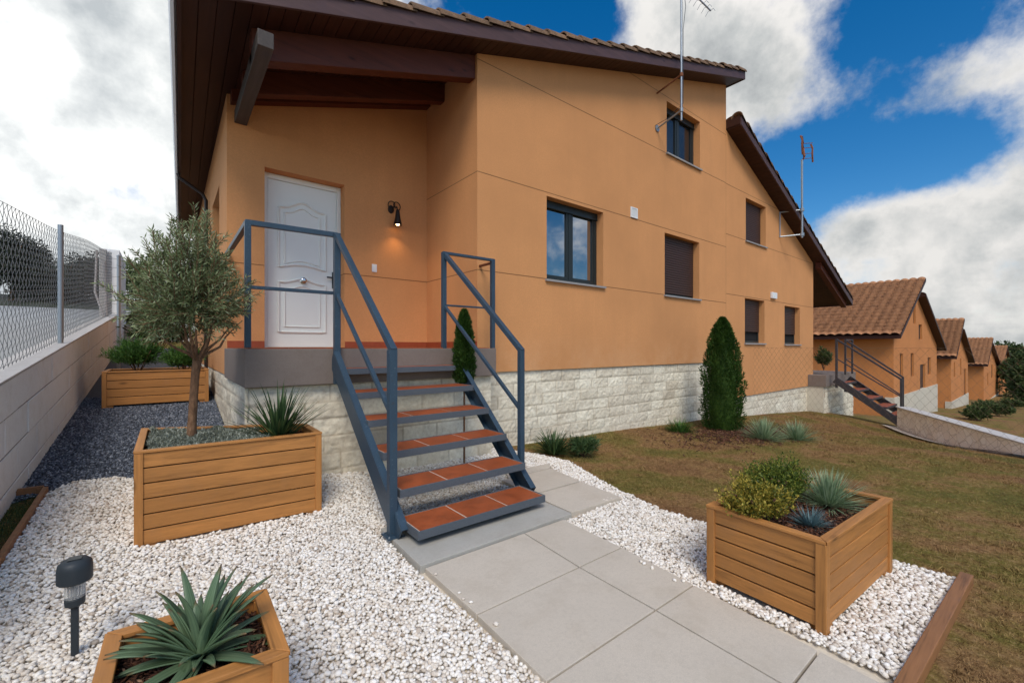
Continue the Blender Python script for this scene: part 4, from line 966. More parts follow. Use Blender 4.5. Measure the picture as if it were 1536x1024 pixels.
for i in range(NS):
    o = 4*i
    for k in range(4): fs.append((o+k, o+4+k, o+4+(k+1) % 4, o+(k+1) % 4))
mb.add(vs, fs); part('wall_face', mb, 'crazyface', cw)
mb = MB(); vs = []
for s in (0, Lc): vs += [along(s, -.14, ztop(s)-.03), along(s, .14, ztop(s)-.03), along(s, .14, ztop(s)-.005), along(s, -.14, ztop(s)-.005)]
mb.add(vs, [(0, 1, 2, 3), (7, 6, 5, 4), (0, 4, 5, 1), (1, 5, 6, 2), (2, 6, 7, 3), (3, 7, 4, 0)]); part('coping', mb, 'coping', cw, bevel=.006)
mb = MB(); ns = 20; vs = []
for i in range(ns+1):
    s = Lc*i/ns
    for off in (-.42, -.12):
        p = along(s, off, 0); vs.append((p[0], p[1], g(p[0], p[1])+.055))
mb.add(vs, [(2*i, 2*i+1, 2*i+3, 2*i+2) for i in range(ns)]); struct(part('kerb_strip', mb, 'slab'))

# ------------------------------------------------------------------ timber planters
def planter(label, pts, z0, z1, boards, group='timber planter boxes', soil=.05, feet=True):
    """pts: four plan corners ccw starting front-left"""
    c = np.mean(pts, 0); t = thing('timber_planter', label, 'planter', (c[0], c[1], z0), group)
    pw = .045
    P = [Vector((p[0], p[1], 0)) for p in pts]; n = 4; fz = .03 if feet else 0
    for i in range(n):
        a, b = P[i], P[(i+1) % n]; d = (b-a).normalized(); nrm = Vector((d.y, -d.x, 0)); h = (z1-z0-fz)/boards; mb = MB()
        for k in range(boards):
            za = z0+fz+k*h+.0045; zb = z0+fz+(k+1)*h-.0035; aa = a+d*(pw*.9); bb = b-d*(pw*.9); o1, o2 = -nrm*.010, -nrm*.030
            vs = [aa+o1+Vector((0, 0, za)), bb+o1+Vector((0, 0, za)), bb+o2+Vector((0, 0, za)), aa+o2+Vector((0, 0, za)), aa+o1+Vector((0, 0, zb)), bb+o1+Vector((0, 0, zb)), bb+o2+Vector((0, 0, zb)), aa+o2+Vector((0, 0, zb))]
            mb.add(vs, [(0, 3, 2, 1), (4, 5, 6, 7), (0, 1, 5, 4), (1, 2, 6, 5), (2, 3, 7, 6), (3, 0, 4, 7)])
        part('side_panel', mb, 'wood_x' if abs(d.x) > abs(d.y) else 'wood_y', t, bevel=.003)
    for i in range(n):
        a = P[i]; d1 = (P[(i+1) % n]-a).normalized(); d2 = (P[i-1]-a).normalized()
        q = [a, a+d1*pw, a+d1*pw+d2*pw, a+d2*pw]; part('corner_post', MB().prism([(v.x, v.y) for v in q], z0+.006, z1-.001), 'wood_z', t, bevel=.003)
    # top rim mitred
    inn = []
    for i in range(n):
        a = P[i]; d1 = (P[(i+1) % n]-a).normalized(); d2 = (P[i-1]-a).normalized(); s_ = math.sqrt(max(.05, 1-d1.dot(d2)**2)); inn.append(a+(d1+d2)*(.042/s_))
    for i in range(n):
        j = (i+1) % n; a, b, c_, d_ = P[i], P[j], inn[j], inn[i]; o = Vector(((b-a).y, -(b-a).x, 0)).normalized()*.003
        part('rim', MB().prism([(a.x+o.x, a.y+o.y), (b.x+o.x, b.y+o.y), (c_.x, c_.y), (d_.x, d_.y)], z1, z1+.016), 'wood_x' if abs((b-a).x) > abs((b-a).y) else 'wood_y', t, bevel=.0025)
    q = [(v.x, v.y) for v in inn]; part('soil', MB().prism(q, z1-soil-.06, z1-soil), 'soil', t)
    if feet:
        for i in range(n):
            a = P[i]; ctr = Vector((c[0], c[1], 0)); f = a+(ctr-a).normalized()*.09; part('foot', MB().box(f.x-.035, f.x+.035, f.y-.035, f.y+.035, z0, z0+.033), 'wood_z', t)
    poly = q; pp = grid_pts(poly, .012, jit=.5); pp = pp[:6000]
    bv = np.array([(-1, -.3, -.15), (1, -.3, -.15), (1, .3, -.15), (-1, .3, -.15), (-1, -.3, .15), (1, -.3, .15), (1, .3, .15), (-1, .3, .15)], float)
    bf = np.array([(0, 2, 1), (0, 3, 2), (4, 5, 6), (4, 6, 7), (0, 1, 5), (0, 5, 4), (1, 2, 6), (1, 6, 5), (2, 3, 7), (2, 7, 6), (3, 0, 4), (3, 4, 7)])
    zz = np.full(len(pp), z1-soil-.004)+rng.uniform(0, .008, len(pp))
    m = scatter('mulch', pp, zz, [bv*rng.uniform(.6, 1.3, bv.shape) for _ in range(6)], bf, .006, .015, M['mulch'], .8, False)
    m.data.transform(mathutils.Matrix.Translation(-Vector(wloc(t)))); m.parent = t
    return t
PL1 = planter('large tapering timber planter holding the olive tree beside the steps', [(-.17, 3.60), (.93, 3.53), (.93, 4.02), (-.17, 4.62)], .035, .655, 6)
PL2 = planter('square timber planter with golden shrubs standing between path and lawn', [(2.33, .64), (3.31, .585), (3.32, 1.19), (2.365, 1.215)], .005, .43, 5)
PL3 = planter('low timber planter with the spiky agave in the near foreground', [(-.165, 1.46), (.285, 1.434), (.29, 1.86), (-.155, 1.89)], .004, .40, 4, soil=.04)
PL4 = planter('long timber planter of feathery greenery across the slate strip at the back', [(-.66, 7.50), (.45, 7.50), (.45, 8.35), (-.66, 8.35)], .545, 1.0, 4, soil=.06)

# ------------------------------------------------------------------ plants
def leaves_np(P, D, L, W, seed=0):
    """diamond leaves: P base (n,3), D direction (n,3), L,W arrays"""
    n = len(P); D = D/(np.linalg.norm(D, axis=1)[:, None]+1e-9); R = rng.normal(0, 1, (n, 3)); S = np.cross(D, R); S /= np.linalg.norm(S, axis=1)[:, None]+1e-9
    U = np.cross(S, D); L = np.broadcast_to(L, n)[:, None]; W = np.broadcast_to(W, n)[:, None]
    a = P; b = P+D*L*.5+S*W*.5+U*W*.12; c = P+D*L; d = P+D*L*.5-S*W*.5+U*W*.12
    V = np.stack([a, b, c, d], 1).reshape(-1, 3); F = np.arange(4*n); return V, F
def blades_np(n, base, spread, el0, el1, L0, L1, W, droop, segs=6, keel=.25, az=None):
    """curved tapering blades in rosettes: returns V,F(quads),across"""
    VV = []; FF = []; AC = []; AL = []; o = 0
    for i in range(n):
        a = rng.uniform(0, 2*np.pi) if az is None else az[i]; f = (i+.5)/n; el = np.interp(f, [0, 1], [el0, el1])+rng.normal(0, .06); Lb = rng.uniform(L0, L1); w = W*rng.uniform(.8, 1.15)
        p = np.array(base, float)+np.array([math.cos(a), math.sin(a), 0])*rng.uniform(0, spread); e = el; side = np.array([-math.sin(a), math.cos(a), 0]); dr = droop*rng.uniform(.6, 1.4); bend = rng.normal(0, .12)
        for s in range(segs+1):
            t = s/segs; ww = w*(min(1, .65+t*1.8) if t < .25 else 1.08)*(1-t**2.2)**.8+.0004; d = np.array([math.cos(a+bend*t)*math.cos(e), math.sin(a+bend*t)*math.cos(e), math.sin(e)]); up = np.cross(d, side) 
            up = -up if up[2] < 0 else up
            VV += [p-side*ww/2+up*ww*keel, p-up*0, p+side*ww/2+up*ww*keel]; AC += [0, .5, 1]; AL += [t, t, t]
            p = p+d*Lb/segs; e -= dr/segs*(.4+1.2*t)
        for s in range(segs):
            q = o+s*3; FF += [(q, q+1, q+4, q+3), (q+1, q+2, q+5, q+4)]
        o += (segs+1)*3
    return np.array(VV), np.array(FF), (np.array(AC), np.array(AL))
def blade_plant(name, label, cat, base, n, el0, el1, L0, L1, W, droop, mat, spread=.02, segs=6, keel=.25, group=None, azs=None):
    t = thing(name, label, cat, base, group)
    V, F, A = blades_np(n, base, spread, el0, el1, L0, L1, W, droop, segs, keel, azs)
    o = mesh_np('leaves', V, F.ravel(), 4, M[mat], t, True, {'across': A[0], 'along': A[1]})
    if name == 'agave':
        s = o.modifiers.new('thick', 'SOLIDIFY'); s.thickness = .004; s.offset = 0
    mb = MB().lathe([(.012+W*.3, -.01), (.015+W*.5, .01), (.01+W*.2, .03)], base, 10); part('crown_base', mb, mat, t, smooth=True)
    return t
def shell_pts(n, c, r, thick=.35, lo=-1):
    d = rng.normal(0, 1, (n, 3)); d /= np.linalg.norm(d, axis=1)[:, None]; d = d[d[:, 2] > lo]; k = 1-thick*rng.random(len(d))**1.6
    return np.array(c)+d*k[:, None]*np.array(r), d
# olive tree
ol = thing('olive_tree', 'small olive tree with round grey green crown in the large planter', 'tree', (.14, 4.05, .6))
mb = MB(); tr = [(.135, 4.05, .58), (.14, 4.05, .75), (.15, 4.04, .95), (.16, 4.05, 1.12), (.175, 4.06, 1.25)]
mb.tube(tr, [.036, .029, .027, .027, .030], 12)
CC = np.array([.13, 4.05, 1.72])
limbs = []
for i in range(13):
    a = 2*math.pi*i/13+rng.uniform(-.3, .3); el = rng.uniform(.35, 1.4); L = rng.uniform(.30, .46); p = Vector((.175, 4.06, 1.23)); pts = [p]
    for s in range(5):
        e = el+(.12 if s > 1 else 0)+rng.normal(0, .15); a += rng.normal(0, .18); p = p+Vector((math.cos(a)*math.cos(e), math.sin(a)*math.cos(e), math.sin(e)))*L/5; pts.append(p)
    mb.tube(pts, [.017, .013, .010, .007, .005, .003], 6); limbs.append(pts)
part('trunk', mb, 'bark', ol, smooth=True)
PP = []; DD = []; tw = MB()
cl_ = []
d = rng.normal(0, 1, (640, 3)); d /= np.linalg.norm(d, axis=1)[:, None]
lump = 1+.24*np.sin(d[:, 0]*5+1)*np.cos(d[:, 1]*4)+.16*np.sin(d[:, 2]*7+2)+.10*np.sin(d[:, 1]*11)
for i in range(640):
    if d[i, 2] < -.8: continue
    k = rng.random()**.45*lump[i]
    tip = CC+d[i]*k*np.array([.345, .345, .46]); 
    base_ = CC+d[i]*k*.55*np.array([.32, .32, .42])-np.array([0, 0, .03]); out = (tip-base_); out = out/np.linalg.norm(out)+np.array([0, 0, .35])+rng.normal(0, .25, 3); out /= np.linalg.norm(out)
    Ls = rng.uniform(.13, .24)*(1.6 if (rng.random() < .12 or d[i, 2] > .8) else 1); m = int(Ls/.0075); c0 = tip-out*Ls*.5
    cur = rng.normal(0, .25, 3)
    ts = np.linspace(0, 1, m)[:, None]; ax = c0+out*Ls*ts+cur*(ts**2)*.05
    tw.tube([ax[0], ax[m//2], ax[-1]], .0022, 4)
    an = np.arange(m)*2.4+rng.uniform(0, 6); s1 = np.cross(out, [.3, .2, .9]); s1 /= np.linalg.norm(s1); s2 = np.cross(out, s1)
    dirs = out*.75+(s1*np.cos(an)[:, None]+s2*np.sin(an)[:, None])*.75+rng.normal(0, .15, (m, 3))
    PP.append(ax); DD.append(dirs)
PP = np.concatenate(PP); DD = np.concatenate(DD); V, F = leaves_np(PP, DD, rng.uniform(.034, .058, len(PP)), rng.uniform(.0065, .010, len(PP)))
cr = mesh_np('crown', V, F, 4, M['olive_leaf'], ol); part('twigs', tw, 'bark', cr)

# thuja columns
def thuja(label, x, y, z0, h, r, n, prof, stem=0, group='clipped conifers'):
    t = thing('conifer', label, 'conifer', (x, y, z0), group)
    part('trunk', MB().tube([(x, y, z0-.05), (x, y, z0+stem+h*.5), (x, y, z0+stem+h*.85)], [.012 if stem else .04, .010, .005], 8), 'bark', t, smooth=True)
    u = rng.random(n); zz = u**.85; R = np.interp(zz, prof[0], prof[1])*r; a = rng.uniform(0, 2*np.pi, n)
    R = R*(1+.12*np.sin(a*5+zz*19)+.10*np.sin(a*9-zz*31)+.10*(fbm(a*2.2, zz*14, 3)-.45)*2)*(1-.32*rng.random(n)**2)+(rng.random(n) < .03)*rng.uniform(0, .12, n)*r
    P = np.stack([x+R*np.cos(a), y+R*np.sin(a), z0+stem+zz*h-.02], -1); D = np.stack([np.cos(a)*.75, np.sin(a)*.75, np.full(n, 1.0)], -1)+rng.normal(0, .35, (n, 3))
    # small fans: each spray of 3 leaves
    Vs = []; 
    for k in range(3):
        V, F = leaves_np(P, D+rng.normal(0, .3, D.shape), rng.uniform(.022, .05, n)*(h**.3), rng.uniform(.006, .012, n)); Vs.append(V)
    V = np.concatenate(Vs); o = mesh_np('crown', V, np.arange(len(V)), 4, M['thuja'], t)
    pr = [(max(.004, np.interp(q, prof[0], prof[1])*r*.72), q*h*.97+stem) for q in np.linspace(.01, 1, 14)]
    part('inner_twigs', MB().lathe(pr, (x, y, z0), 14), 'thuja', o, smooth=True); return t
PRF = ([0, .05, .2, .45, .65, .82, .93, 1.0], [.74, .92, 1.0, .96, .82, .58, .34, .05])
thuja('tall dark green conical conifer standing against the pale stone base', 7.82, 3.72, g(7.82, 3.72)-.02, 2.04, .325, 15000, PRF, group=None)
thuja('slim small conifer seen through the railing beside the steps', 2.535, 4.02, .08, .80, .10, 5200, PRF, .86, group=None)

# blade plants
blade_plant('agave', 'big spiky grey green agave in the near low planter', 'agave', (.075, 1.65, .365), 58, .0, 1.5, .16, .29, .036, .5, 'agave', .018, 9, .24)
blade_plant('yucca', 'dark green grassy yucca in the right end of the large planter', 'yucca', (.68, 3.80, .60), 130, .45, 1.5, .28, .50, .015, .25, 'dark_green', .06, 6)
blade_plant('spiky_grass', 'round blue green spiky grass tuft in the square planter', 'grass tuft', (3.09, .84, .38), 420, .1, 1.5, .18, .24, .0045, .3, 'blue_grass', .04, 5)
blade_plant('blue_fescue', 'tiny steel blue grass tuft in the mulch of the square planter', 'grass tuft', (2.66, .80, .375), 260, .2, 1.4, .07, .12, .003, .2, 'blue_small', .025, 4)
blade_plant('spiky_grass', 'larger blue green spiky tuft on the lawn right of the tall conifer', 'grass tuft', (7.35, 2.85, g(7.35, 2.85)-.01), 330, .12, 1.5, .30, .43, .009, .3, 'blue_grass', .05, 5)
blade_plant('spiky_grass', 'smaller blue green spiky tuft farther right on the lawn', 'grass tuft', (7.85, 2.55, g(7.85, 2.55)-.01), 280, .12, 1.5, .28, .38, .008, .3, 'blue_grass', .05, 5)
blade_plant('leafy_clump', 'dark green strappy clump at the house corner beside the path', 'plant', (3.80, 3.92, g(3.8, 3.92)), 210, .2, 1.45, .22, .36, .015, .6, 'dark_green', .10, 6)
blade_plant('leafy_clump', 'low yellow green clump by the stone base left of the tall conifer', 'plant', (6.80, 3.95, g(6.8, 3.95)), 260, .25, 1.4, .16, .30, .010, .5, 'fern', .14, 5)
def bush(name, label, cat, c, r, n, L, W, mat, group=None, lo=-.3, up=.4):
    t = thing(name, label, cat, (c[0], c[1], c[2]-r[2]*.6), group)
    ns = max(30, n//34); d = rng.normal(0, 1, (ns, 3)); d[:, 2] = np.abs(d[:, 2]) if lo > -.4 and up > .3 else d[:, 2]; d[:, 2] += up*.6; d /= np.linalg.norm(d, axis=1)[:, None]
    q = rng.uniform(0, 1, ns)**.5; reach = rng.uniform(.72, 1.18, ns)*(1+.2*np.sin(d[:, 0]*4+c[0]*9)*np.cos(d[:, 1]*5+c[1]*7)); PP, DD = [], []; rr = np.array(r)
    for i in range(ns):
        o_ = np.array(c)+np.array([rng.normal(0, .28)*r[0], rng.normal(0, .28)*r[1], -r[2]*.35]); tip = np.array(c)+d[i]*rr*reach[i]+np.array([0, 0, rng.exponential(.06)*r[2]]); m = 34
        t_ = rng.uniform(.35, 1, m)[:, None]; ax = o_+(tip-o_)*t_+rng.normal(0, .045, (m, 3))*rr; PP.append(ax); dd_ = (tip-o_)/np.linalg.norm(tip-o_); DD.append(dd_*.8+rng.normal(0, .55, (m, 3)))
    P = np.concatenate(PP); D = np.concatenate(DD)
    V, F = leaves_np(P, D+np.array([0, 0, .15]), rng.uniform(L*.6, L*1.25, len(P)), rng.uniform(W*.7, W*1.2, len(P))); o = mesh_np('foliage', V, F, 4, M[mat], t)
    mb = MB()
    for i in range(9):
        a = rng.uniform(0, 6.28); q = rng.uniform(.3, .8); mb.tube([(c[0], c[1], c[2]-r[2]*.7), (c[0]+math.cos(a)*r[0]*q*.5, c[1]+math.sin(a)*r[1]*q*.5, c[2]), (c[0]+math.cos(a)*r[0]*q, c[1]+math.sin(a)*r[1]*q, c[2]+r[2]*.6)], min(.006, r[0]*.04), 5)
    part('stems', mb, 'bark', t); return t
bush('golden_shrub', 'golden variegated shrub in the left corner of the square planter', 'shrub', (2.48, 1.00, .46), (.20, .165, .135), 9000, .017, .009, 'euon')
bush('golden_shrub', 'greener yellow tipped shrub behind in the middle of the square planter', 'shrub', (2.90, 1.04, .465), (.31, .16, .16), 13000, .016, .008, 'euon_g')
bush('leafy_clump', 'ferny green mound right of the strappy clump by the house', 'plant', (4.02, 3.62, g(4.02, 3.62)+.08), (.22, .2, .13), 3600, .07, .008, 'dark_green')
bush('feathery_shrub', 'feathery bright green shrub at the left of the back planter', 'shrub', (-.33, 7.85, 1.12), (.32, .34, .26), 7000, .07, .009, 'fern', up=.8)
bush('feathery_shrub', 'feathery green shrub at the right of the back planter', 'shrub', (.17, 7.85, 1.08), (.28, .34, .22), 6000, .07, .009, 'fern', up=.8)
sg = thing('ground_cover_plant', 'silver green creeping plant under the olive tree', 'plant', (.2, 3.95, .6), None)
P = grid_pts([(-.11, 3.66), (.6, 3.62), (.55, 4.1), (-.11, 4.5)], .0095, jit=.6); n = len(P); hz = .605+.11*fbm(P[:, 0]*9, P[:, 1]*9, 3)*1.0; P3 = np.concatenate([P, (hz-.02*rng.random(n))[:, None]], 1)
V = np.concatenate([leaves_np(P3, rng.normal(0, .7, (n, 3))+np.array([0, 0, .9]), rng.uniform(.014, .034, n), rng.uniform(.006, .011, n))[0] for _ in range(3)]); mesh_np('foliage', V, np.arange(len(V)), 4, M['ground_sage'], sg)
# terrace shrub of the neighbour, shrubs beyond
bush('porch_shrub', 'bushy green shrub on the neighbouring porch at the stair top', 'shrub', (15.62, 4.36, .86), (.24, .2, .36), 2400, .09, .035, 'far_green', up=.5)

# solar light
so = thing('solar_light', 'black solar path light staked in the white pebbles', 'path light', (-.31, 2.59, 0))
part('stake', MB().box(-.322, -.298, 2.577, 2.601, .0, .235), 'black_pl', so, bevel=.003)
part('collar', MB().lathe([(.014, .225), (.024, .235), (.032, .24), (.033, .265), (.028, .27)], (-.31, 2.59, 0), 24), 'black_pl', so, smooth=True)
mb = MB(); n = 40; vs = []
for z in (.27, .335):
    for k in range(n): t = 2*math.pi*k/n; r = .031+(.002 if k % 2 else 0); vs.append((-.31+r*math.cos(t), 2.59+r*math.sin(t), z))
mb.add(vs, [(k, (k+1) % n, n+(k+1) % n, n+k) for k in range(n)]); part('lens', mb, 'lamp_glass', so)
part('reflector', MB().lathe([(.006, .27), (.009, .30), (.015, .334)], (-.31, 2.59, 0), 16), 'galv', so, smooth=True)
part('cap', MB().lathe([(.036, .336), (.052, .336), (.0565, .341), (.0565, .395), (.053, .415), (.04, .428), (.015, .432)], (-.31, 2.59, 0), 32), 'black_pl', so, smooth=True)
part('solar_panel', MB().box(-.332, -.288, 2.568, 2.612, .4315, .435), 'spot', so)

# ------------------------------------------------------------------ lawn blades
poly = [(2.2, -1.2), (2.2, .26), (3.56, .26), (3.55, .6), (3.3, 1.1), (3.15, 1.6), (3.14, 1.95), (3.25, 2.45), (3.45, 3.0), (3.65, 3.5), (3.7, 4.5), (15.2, 4.5), (15.5, 3.0), (12, -1.2)]
N = 620000; P = np.stack([2.2+12.9*rng.random(N)**1.7, rng.uniform(-1.2, 4.5, N)], -1); P = P[inpoly(P, poly)]
P = P[(P[:, 0]*.782-P[:, 1]*.623)/(P[:, 0]*.623+P[:, 1]*.782) < 1.27]
den = fbm(P[:, 0]*2.2, P[:, 1]*2.2, 4, 5); P = P[rng.random(len(P)) < np.clip((den-.28)*3, .25, 1)][:400000]; n = len(P)
dd = P[:, 0]*.623+P[:, 1]*.782
P3 = np.concatenate([P, (gh(P[:, 0], P[:, 1])+(fbm(P[:, 0]*.9, P[:, 1]*.9)-.5)*.05-.004)[:, None]], 1)
D = rng.normal(0, 1, (n, 3)); D[:, 2] = rng.uniform(.35, 1.8, n); tuft = np.clip((fbm(P[:, 0]*7, P[:, 1]*7, 3, 9)-.42)*5, .55, 1.9); L = rng.uniform(.014, .034, n)*(1+dd*.08)*tuft; W = rng.uniform(.0011, .0024, n)*(1+dd*.2)
D /= np.linalg.norm(D, axis=1)[:, None]; S = np.cross(D, rng.normal(0, 1, (n, 3))); S /= np.linalg.norm(S, axis=1)[:, None]
V = np.stack([P3-S*W[:, None], P3+S*W[:, None], P3+D*L[:, None]], 1).reshape(-1, 3)
stuff(mesh_np('dry_grass', V, np.arange(3*n), 3, M['lawn_bl']), 'short dry mossy grass of the lawn right of the path', 'grass')
# bark mulch ring round the conifer
P = rng.normal(0, 1, (2600, 2))*np.array([.8, .35])+np.array([7.6, 3.3]); P = P[(P[:, 1] < 4.5)]
bv = np.array([(-1, -.3, -.15), (1, -.3, -.15), (1, .3, -.15), (-1, .3, -.15), (-1, -.3, .15), (1, -.3, .15), (1, .3, .15), (-1, .3, .15)], float)
bf = np.array([(0, 2, 1), (0, 3, 2), (4, 5, 6), (4, 6, 7), (0, 1, 5), (0, 5, 4), (1, 2, 6), (1, 6, 5), (2, 3, 7), (2, 7, 6), (3, 0, 4), (3, 4, 7)])
stuff(scatter('bark_mulch', P, gh(P[:, 0], P[:, 1])-.0+.01, [bv], bf, .012, .028, M['mulch'], .8, False), 'brown bark mulch round the foot of the tall conifer', 'mulch')
# mossy strip by wall
P = grid_pts([(-.885, 3.62), (-.775, 3.62), (-.755, 4.8), (-.885, 4.8)], .008); n = len(P); P3 = np.concatenate([P, (gh(P[:, 0], P[:, 1]))[:, None]], 1); D = rng.normal(0, .5, (n, 3)); D[:, 2] = 1
V, F = leaves_np(P3, D, rng.uniform(.01, .03, n), rng.uniform(.002, .004, n)); stuff(mesh_np('moss_strip', V, F, 4, M['dark_green']), 'strip of dark moss and weeds between board and block wall', 'moss')

# ------------------------------------------------------------------ far houses
def far_house(label, X0, Xr, X1, ze, zr, zp, ze2, zg, wins, door, Y0=4.56, depth=9.0, ov=.35, base=.8):
    t = thing('gabled_house', label, 'house', ((X0+X1)/2, Y0, zg), 'row of orange gabled houses beyond')
    s1 = (zr-ze)/(Xr-X0); s2 = (ze2-zp)/(X1-Xr); top = lambda x: (ze+s1*(x-X0)) if x <= Xr+1e-6 else (zp+s2*(x-Xr))
    holes = [*wins]+([door] if door else []); mb = MB(); Y1 = Y0+depth
    facade(mb, Y0, X0, Xr, zg+base, lambda x: ze+s1*(x-X0), [h for h in holes if h[1] <= Xr+.01], .12)
    facade(mb, Y0, Xr, X1, zg+base, lambda x: zp+s2*(x-Xr), [h for h in holes if h[0] >= Xr-.01], .12)
    mb.add([(X0, Y0, zg), (X0, Y1, zg), (X0, Y1, ze), (X0, Y0, ze)], [(3, 2, 1, 0)]).add([(X1, Y0, zg), (X1, Y1, zg), (X1, Y1, ze2), (X1, Y0, ze2)], [(0, 1, 2, 3)])
    mb.add([(Xr, Y0, zp-.2), (Xr, Y1, zp-.2), (Xr, Y1, zr), (Xr, Y0, zr)], [(0, 1, 2, 3)])
    part('wall', mb, 'stucco_far', t)
    part('stone_base', MB().box(X0-.04, X1+.04, Y0-.04, Y0+.3, zg-1.5, zg+base), 'stone', t)
    for h in wins:
        part('window', MB().box(h[0], h[1], Y0+.09, Y0+.12, h[2], h[3]), 'dark_pipe', t)
    if door: part('door', MB().box(door[0], door[1], Y0+.09, Y0+.12, door[2], door[3]), 'shutter', t)
    xe = X0-.6; zE = ze-.6*s1; yf = Y0-ov
    r = part('roof', MB().prism_y([(xe, zE), (Xr, zr), (Xr, zr+.16), (xe, zE+.16)], yf, Y1), 'dark_x', t)
    roof_tiles('roof_tiles', xe-.05, zE+.16, Xr+.05, zr+.18, yf+.02, Y1, r, M['roof'], .34, .40, amp=.085)
    xe2 = X1+.9; zE2 = ze2+.9*s2
    r2 = part('roof', MB().prism_y([(Xr+.01, zp), (xe2, zE2), (xe2, zE2+.16), (Xr+.01, zp+.16)], yf, Y1), 'dark_x', t)
    roof_tiles('roof_tiles', xe2+.05, zE2+.16, Xr+.02, zp+.16, yf+.02, Y1, r2, M['roof'], .34, .40, amp=.085)
    return t
far_house('first orange house beyond the far stairs with sweeping tiled roof', 26, 31.5, 37.7, 2.0, 4.8, 4.0, 1.45, -2.0,
          [(30.4, 31.1, 2.55, 3.6), (31.9, 32.9, 1.75, 2.55), (27.3, 28.0, -.15, 1.0), (29.8, 30.6, -.2, 1.0), (34.6, 35.6, -.3, .7)], (32.3, 33.8, -1.9, .35), base=1.0)
far_house('second orange house down the row with ridge lower than the first', 43.8, 47.6, 53.6, .85, 3.3, 2.5, .25, -3.4,
          [(45.2, 45.9, -.9, .2), (48.6, 49.4, -.9, .4)], (51, 52.3, -2.6, -.5), base=.8)
far_house('third orange house down the row with dark side wall', 67, 73, 86, -.45, 2.15, 1.6, -1.5, -5.2,
          [(71, 72.2, -3, -1.6), (76, 78, -2.4, -.8)], None, base=.5)
far_house('last and smallest orange house at the end of the row', 90, 98, 104, -.9, 1.3, 1.0, -.3, -6.2, [(95, 96, -3, -1)], None, base=.5)

# ------------------------------------------------------------------ far trees, shrubs, back wall
def tree(label, x, y, z0, h, r, n, mat, ls=.3, cat='tree', trunk=.35, group=None, cz=.62, sp=.38):
    t = thing('tree', label, cat, (x, y, z0), group); mb = MB(); mb.tube([(x, y, z0-.3), (x+.1, y, z0+h*trunk), (x, y, z0+h*.8)], [h*.035, h*.025, h*.008], 8)
    for i in range(6):
        a = 1.05*i; mb.tube([(x+.05, y, z0+h*trunk), (x+math.cos(a)*r*.4, y+math.sin(a)*r*.4, z0+h*.6), (x+math.cos(a)*r*.7, y+math.sin(a)*r*.7, z0+h*.75)], [h*.014, h*.01, h*.004], 5)
    part('trunk', mb, 'bark', t, smooth=True); Vs = []; 
    for i in range(26):
        d = rng.normal(0, 1, 3); d /= np.linalg.norm(d); q = rng.random()**.4*.72; c = np.array([x, y, z0+h*cz])+d*q*np.array([r, r, h*sp]); m = n//26
        P, D = shell_pts(m, c, (r*.36, r*.36, h*.16), .8); Vs.append(leaves_np(P, D+rng.normal(0, .6, D.shape), rng.uniform(ls*.5, ls, len(P)), rng.uniform(ls*.25, ls*.5, len(P)))[0])
    V = np.concatenate(Vs); mesh_np('crown', V, np.arange(len(V)), 4, M[mat], t); return t
def rz(x, y): return float(gh_road(x, y))
tree('round dark tree seen through the wire fence at the far left', -4.75, 25, rz(-4, 25)-.1, 3.2, 1.15, 12000, 'far_tree', .15, cz=.55, sp=.5)
tree('low spreading dark tree right of the grey fence post', -3.35, 25, rz(-3, 25)-.1, 2.5, 1.0, 10000, 'far_tree', .15, cz=.5, sp=.55)
tree('dark tree beside the block pier behind the fence', -2.6, 26.5, rz(-2, 26)-.1, 3.0, .95, 9000, 'far_tree', .15, cz=.5, sp=.55)
tree('small dark tree between fence post and round tree', -4.6, 31, rz(-4, 31)-.1, 2.6, 1.2, 8000, 'far_tree', .15, cz=.5, sp=.55)
tree('evergreen tree behind the pier and above the back garden', -.6, 21, 1.8, 3.2, 1.1, 5000, 'far_green', .14)
tree('leafy shrub like tree behind the back garden wall', .3, 17.5, 1.7, 1.7, .7, 4500, 'far_green', .1)
bw = thing('back_garden_wall', 'tan rendered low wall closing the back of the side garden', 'wall', (-.2, 15.3, 1.2))
part('wall', MB().box(XW+.01, .52, 15.0, 15.2, .9, 1.85), 'coping', bw, bevel=.01); part('coping', MB().box(XW+.01, .52, 14.96, 15.24, 1.853, 1.90), 'coping', bw, bevel=.006)
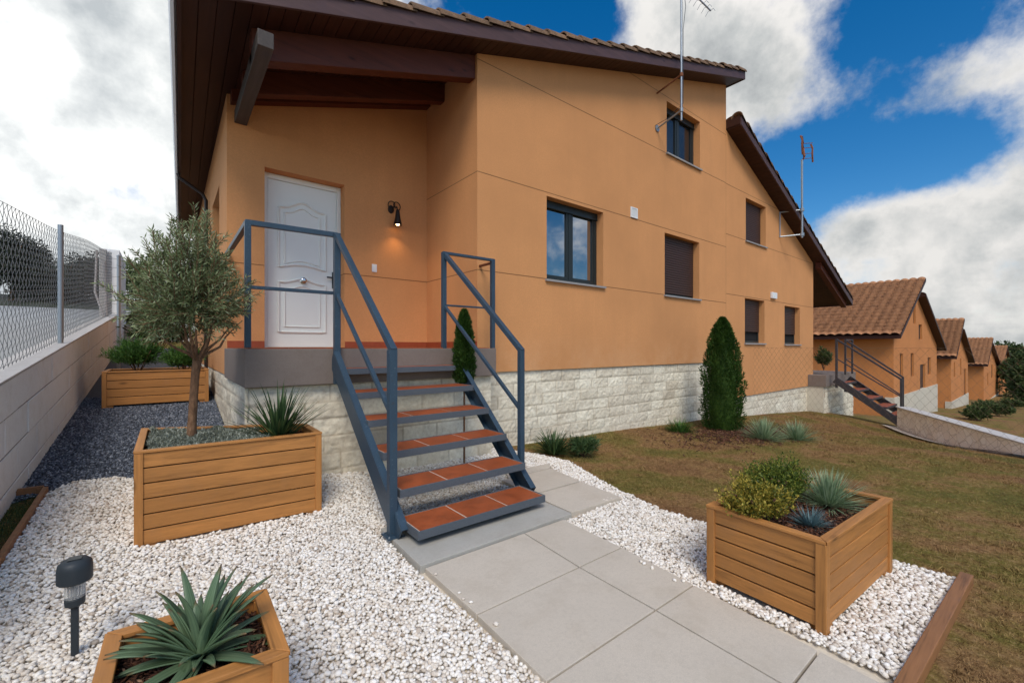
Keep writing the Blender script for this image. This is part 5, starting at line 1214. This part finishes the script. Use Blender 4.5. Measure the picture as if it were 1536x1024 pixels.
po = thing('metal_pole', 'thin galvanised pole standing behind the back planter', 'pole', (-.68, 10.2, .8)); part('pole', MB().tube([(-.68, 10.2, .8), (-.68, 10.2, 2.9)], .025, 8), 'galv', po, smooth=True); part('pole_cap', MB().lathe([(.028, 0), (.028, .02), (.01, .035)], (-.68, 10.2, 2.9), 8), 'galv', po)
bush('feathery_shrub', 'loose leafy shrub behind the back planter under the olive crown', 'shrub', (-.1, 9.2, 1.45), (.42, .4, .3), 3500, .08, .02, 'far_green')
for lab, x, y, h, r, ss in (('large dark tree at the right edge beyond the last house', 112, 3.2, 8.5, 6.0, .7), ('lower dark tree in front at the right edge', 84, 1.9, 6.2, 4.0, .5), ('bushy dark tree at the right edge behind the low wall', 61, 1.0, 5.4, 1.8, .35)):
    tree(lab, x, y, g(x, y)-.2, h, r, 12000, 'far_green', ss, cz=.5, sp=.52)
bank = MB(); vs = []
for i in range(41):
    x = -30+i*.8; hh = .45+.3*float(vnoise(np.array(i*.6), np.array(1.)))
    vs += [(x, 23.5, rz(x, 24)-.1), (x, 26, rz(x, 24)+hh), (x, 33, rz(x, 24)-.1)]
bank.add(vs, [f for i in range(40) for f in ((3*i, 3*i+3, 3*i+4, 3*i+1), (3*i+1, 3*i+4, 3*i+5, 3*i+2))])
struct(part('bank', bank, 'far_tree', smooth=True))
for lab, x, y, r in (('scrubby green bush behind the coping of the crazy paved wall', 32, 2.4, .8), ('dusty bush farther along behind the crazy paved wall', 38, 2.0, .9), ('low bush near the second far house', 44, 2.9, 1.0), ('dark bush before the third far house', 52, 2.0, 1.2)):
    z = g(x, y); bush('garden_bush', lab, 'bush', (x, y, z+.2), (r, r*.7, .45), 2600, .16, .06, 'far_green')
# distant hills closing the horizon
mb = MB(); n = 60; vs = []
for i in range(n+1):
    a = -.5+i/n*3.6; R = 420; hgt = -3+6*vnoise(np.array(i*.35), np.array(2.0))
    vs += [(R*math.cos(a), R*math.sin(a), -12), (R*math.cos(a), R*math.sin(a), float(hgt)), ((R+60)*math.cos(a), (R+60)*math.sin(a), -12)]
mb.add(vs, [f for i in range(n) for f in ((3*i, 3*i+1, 3*i+4, 3*i+3), (3*i+1, 3*i+2, 3*i+5, 3*i+4))]); struct(part('hills', mb, 'lawn'))
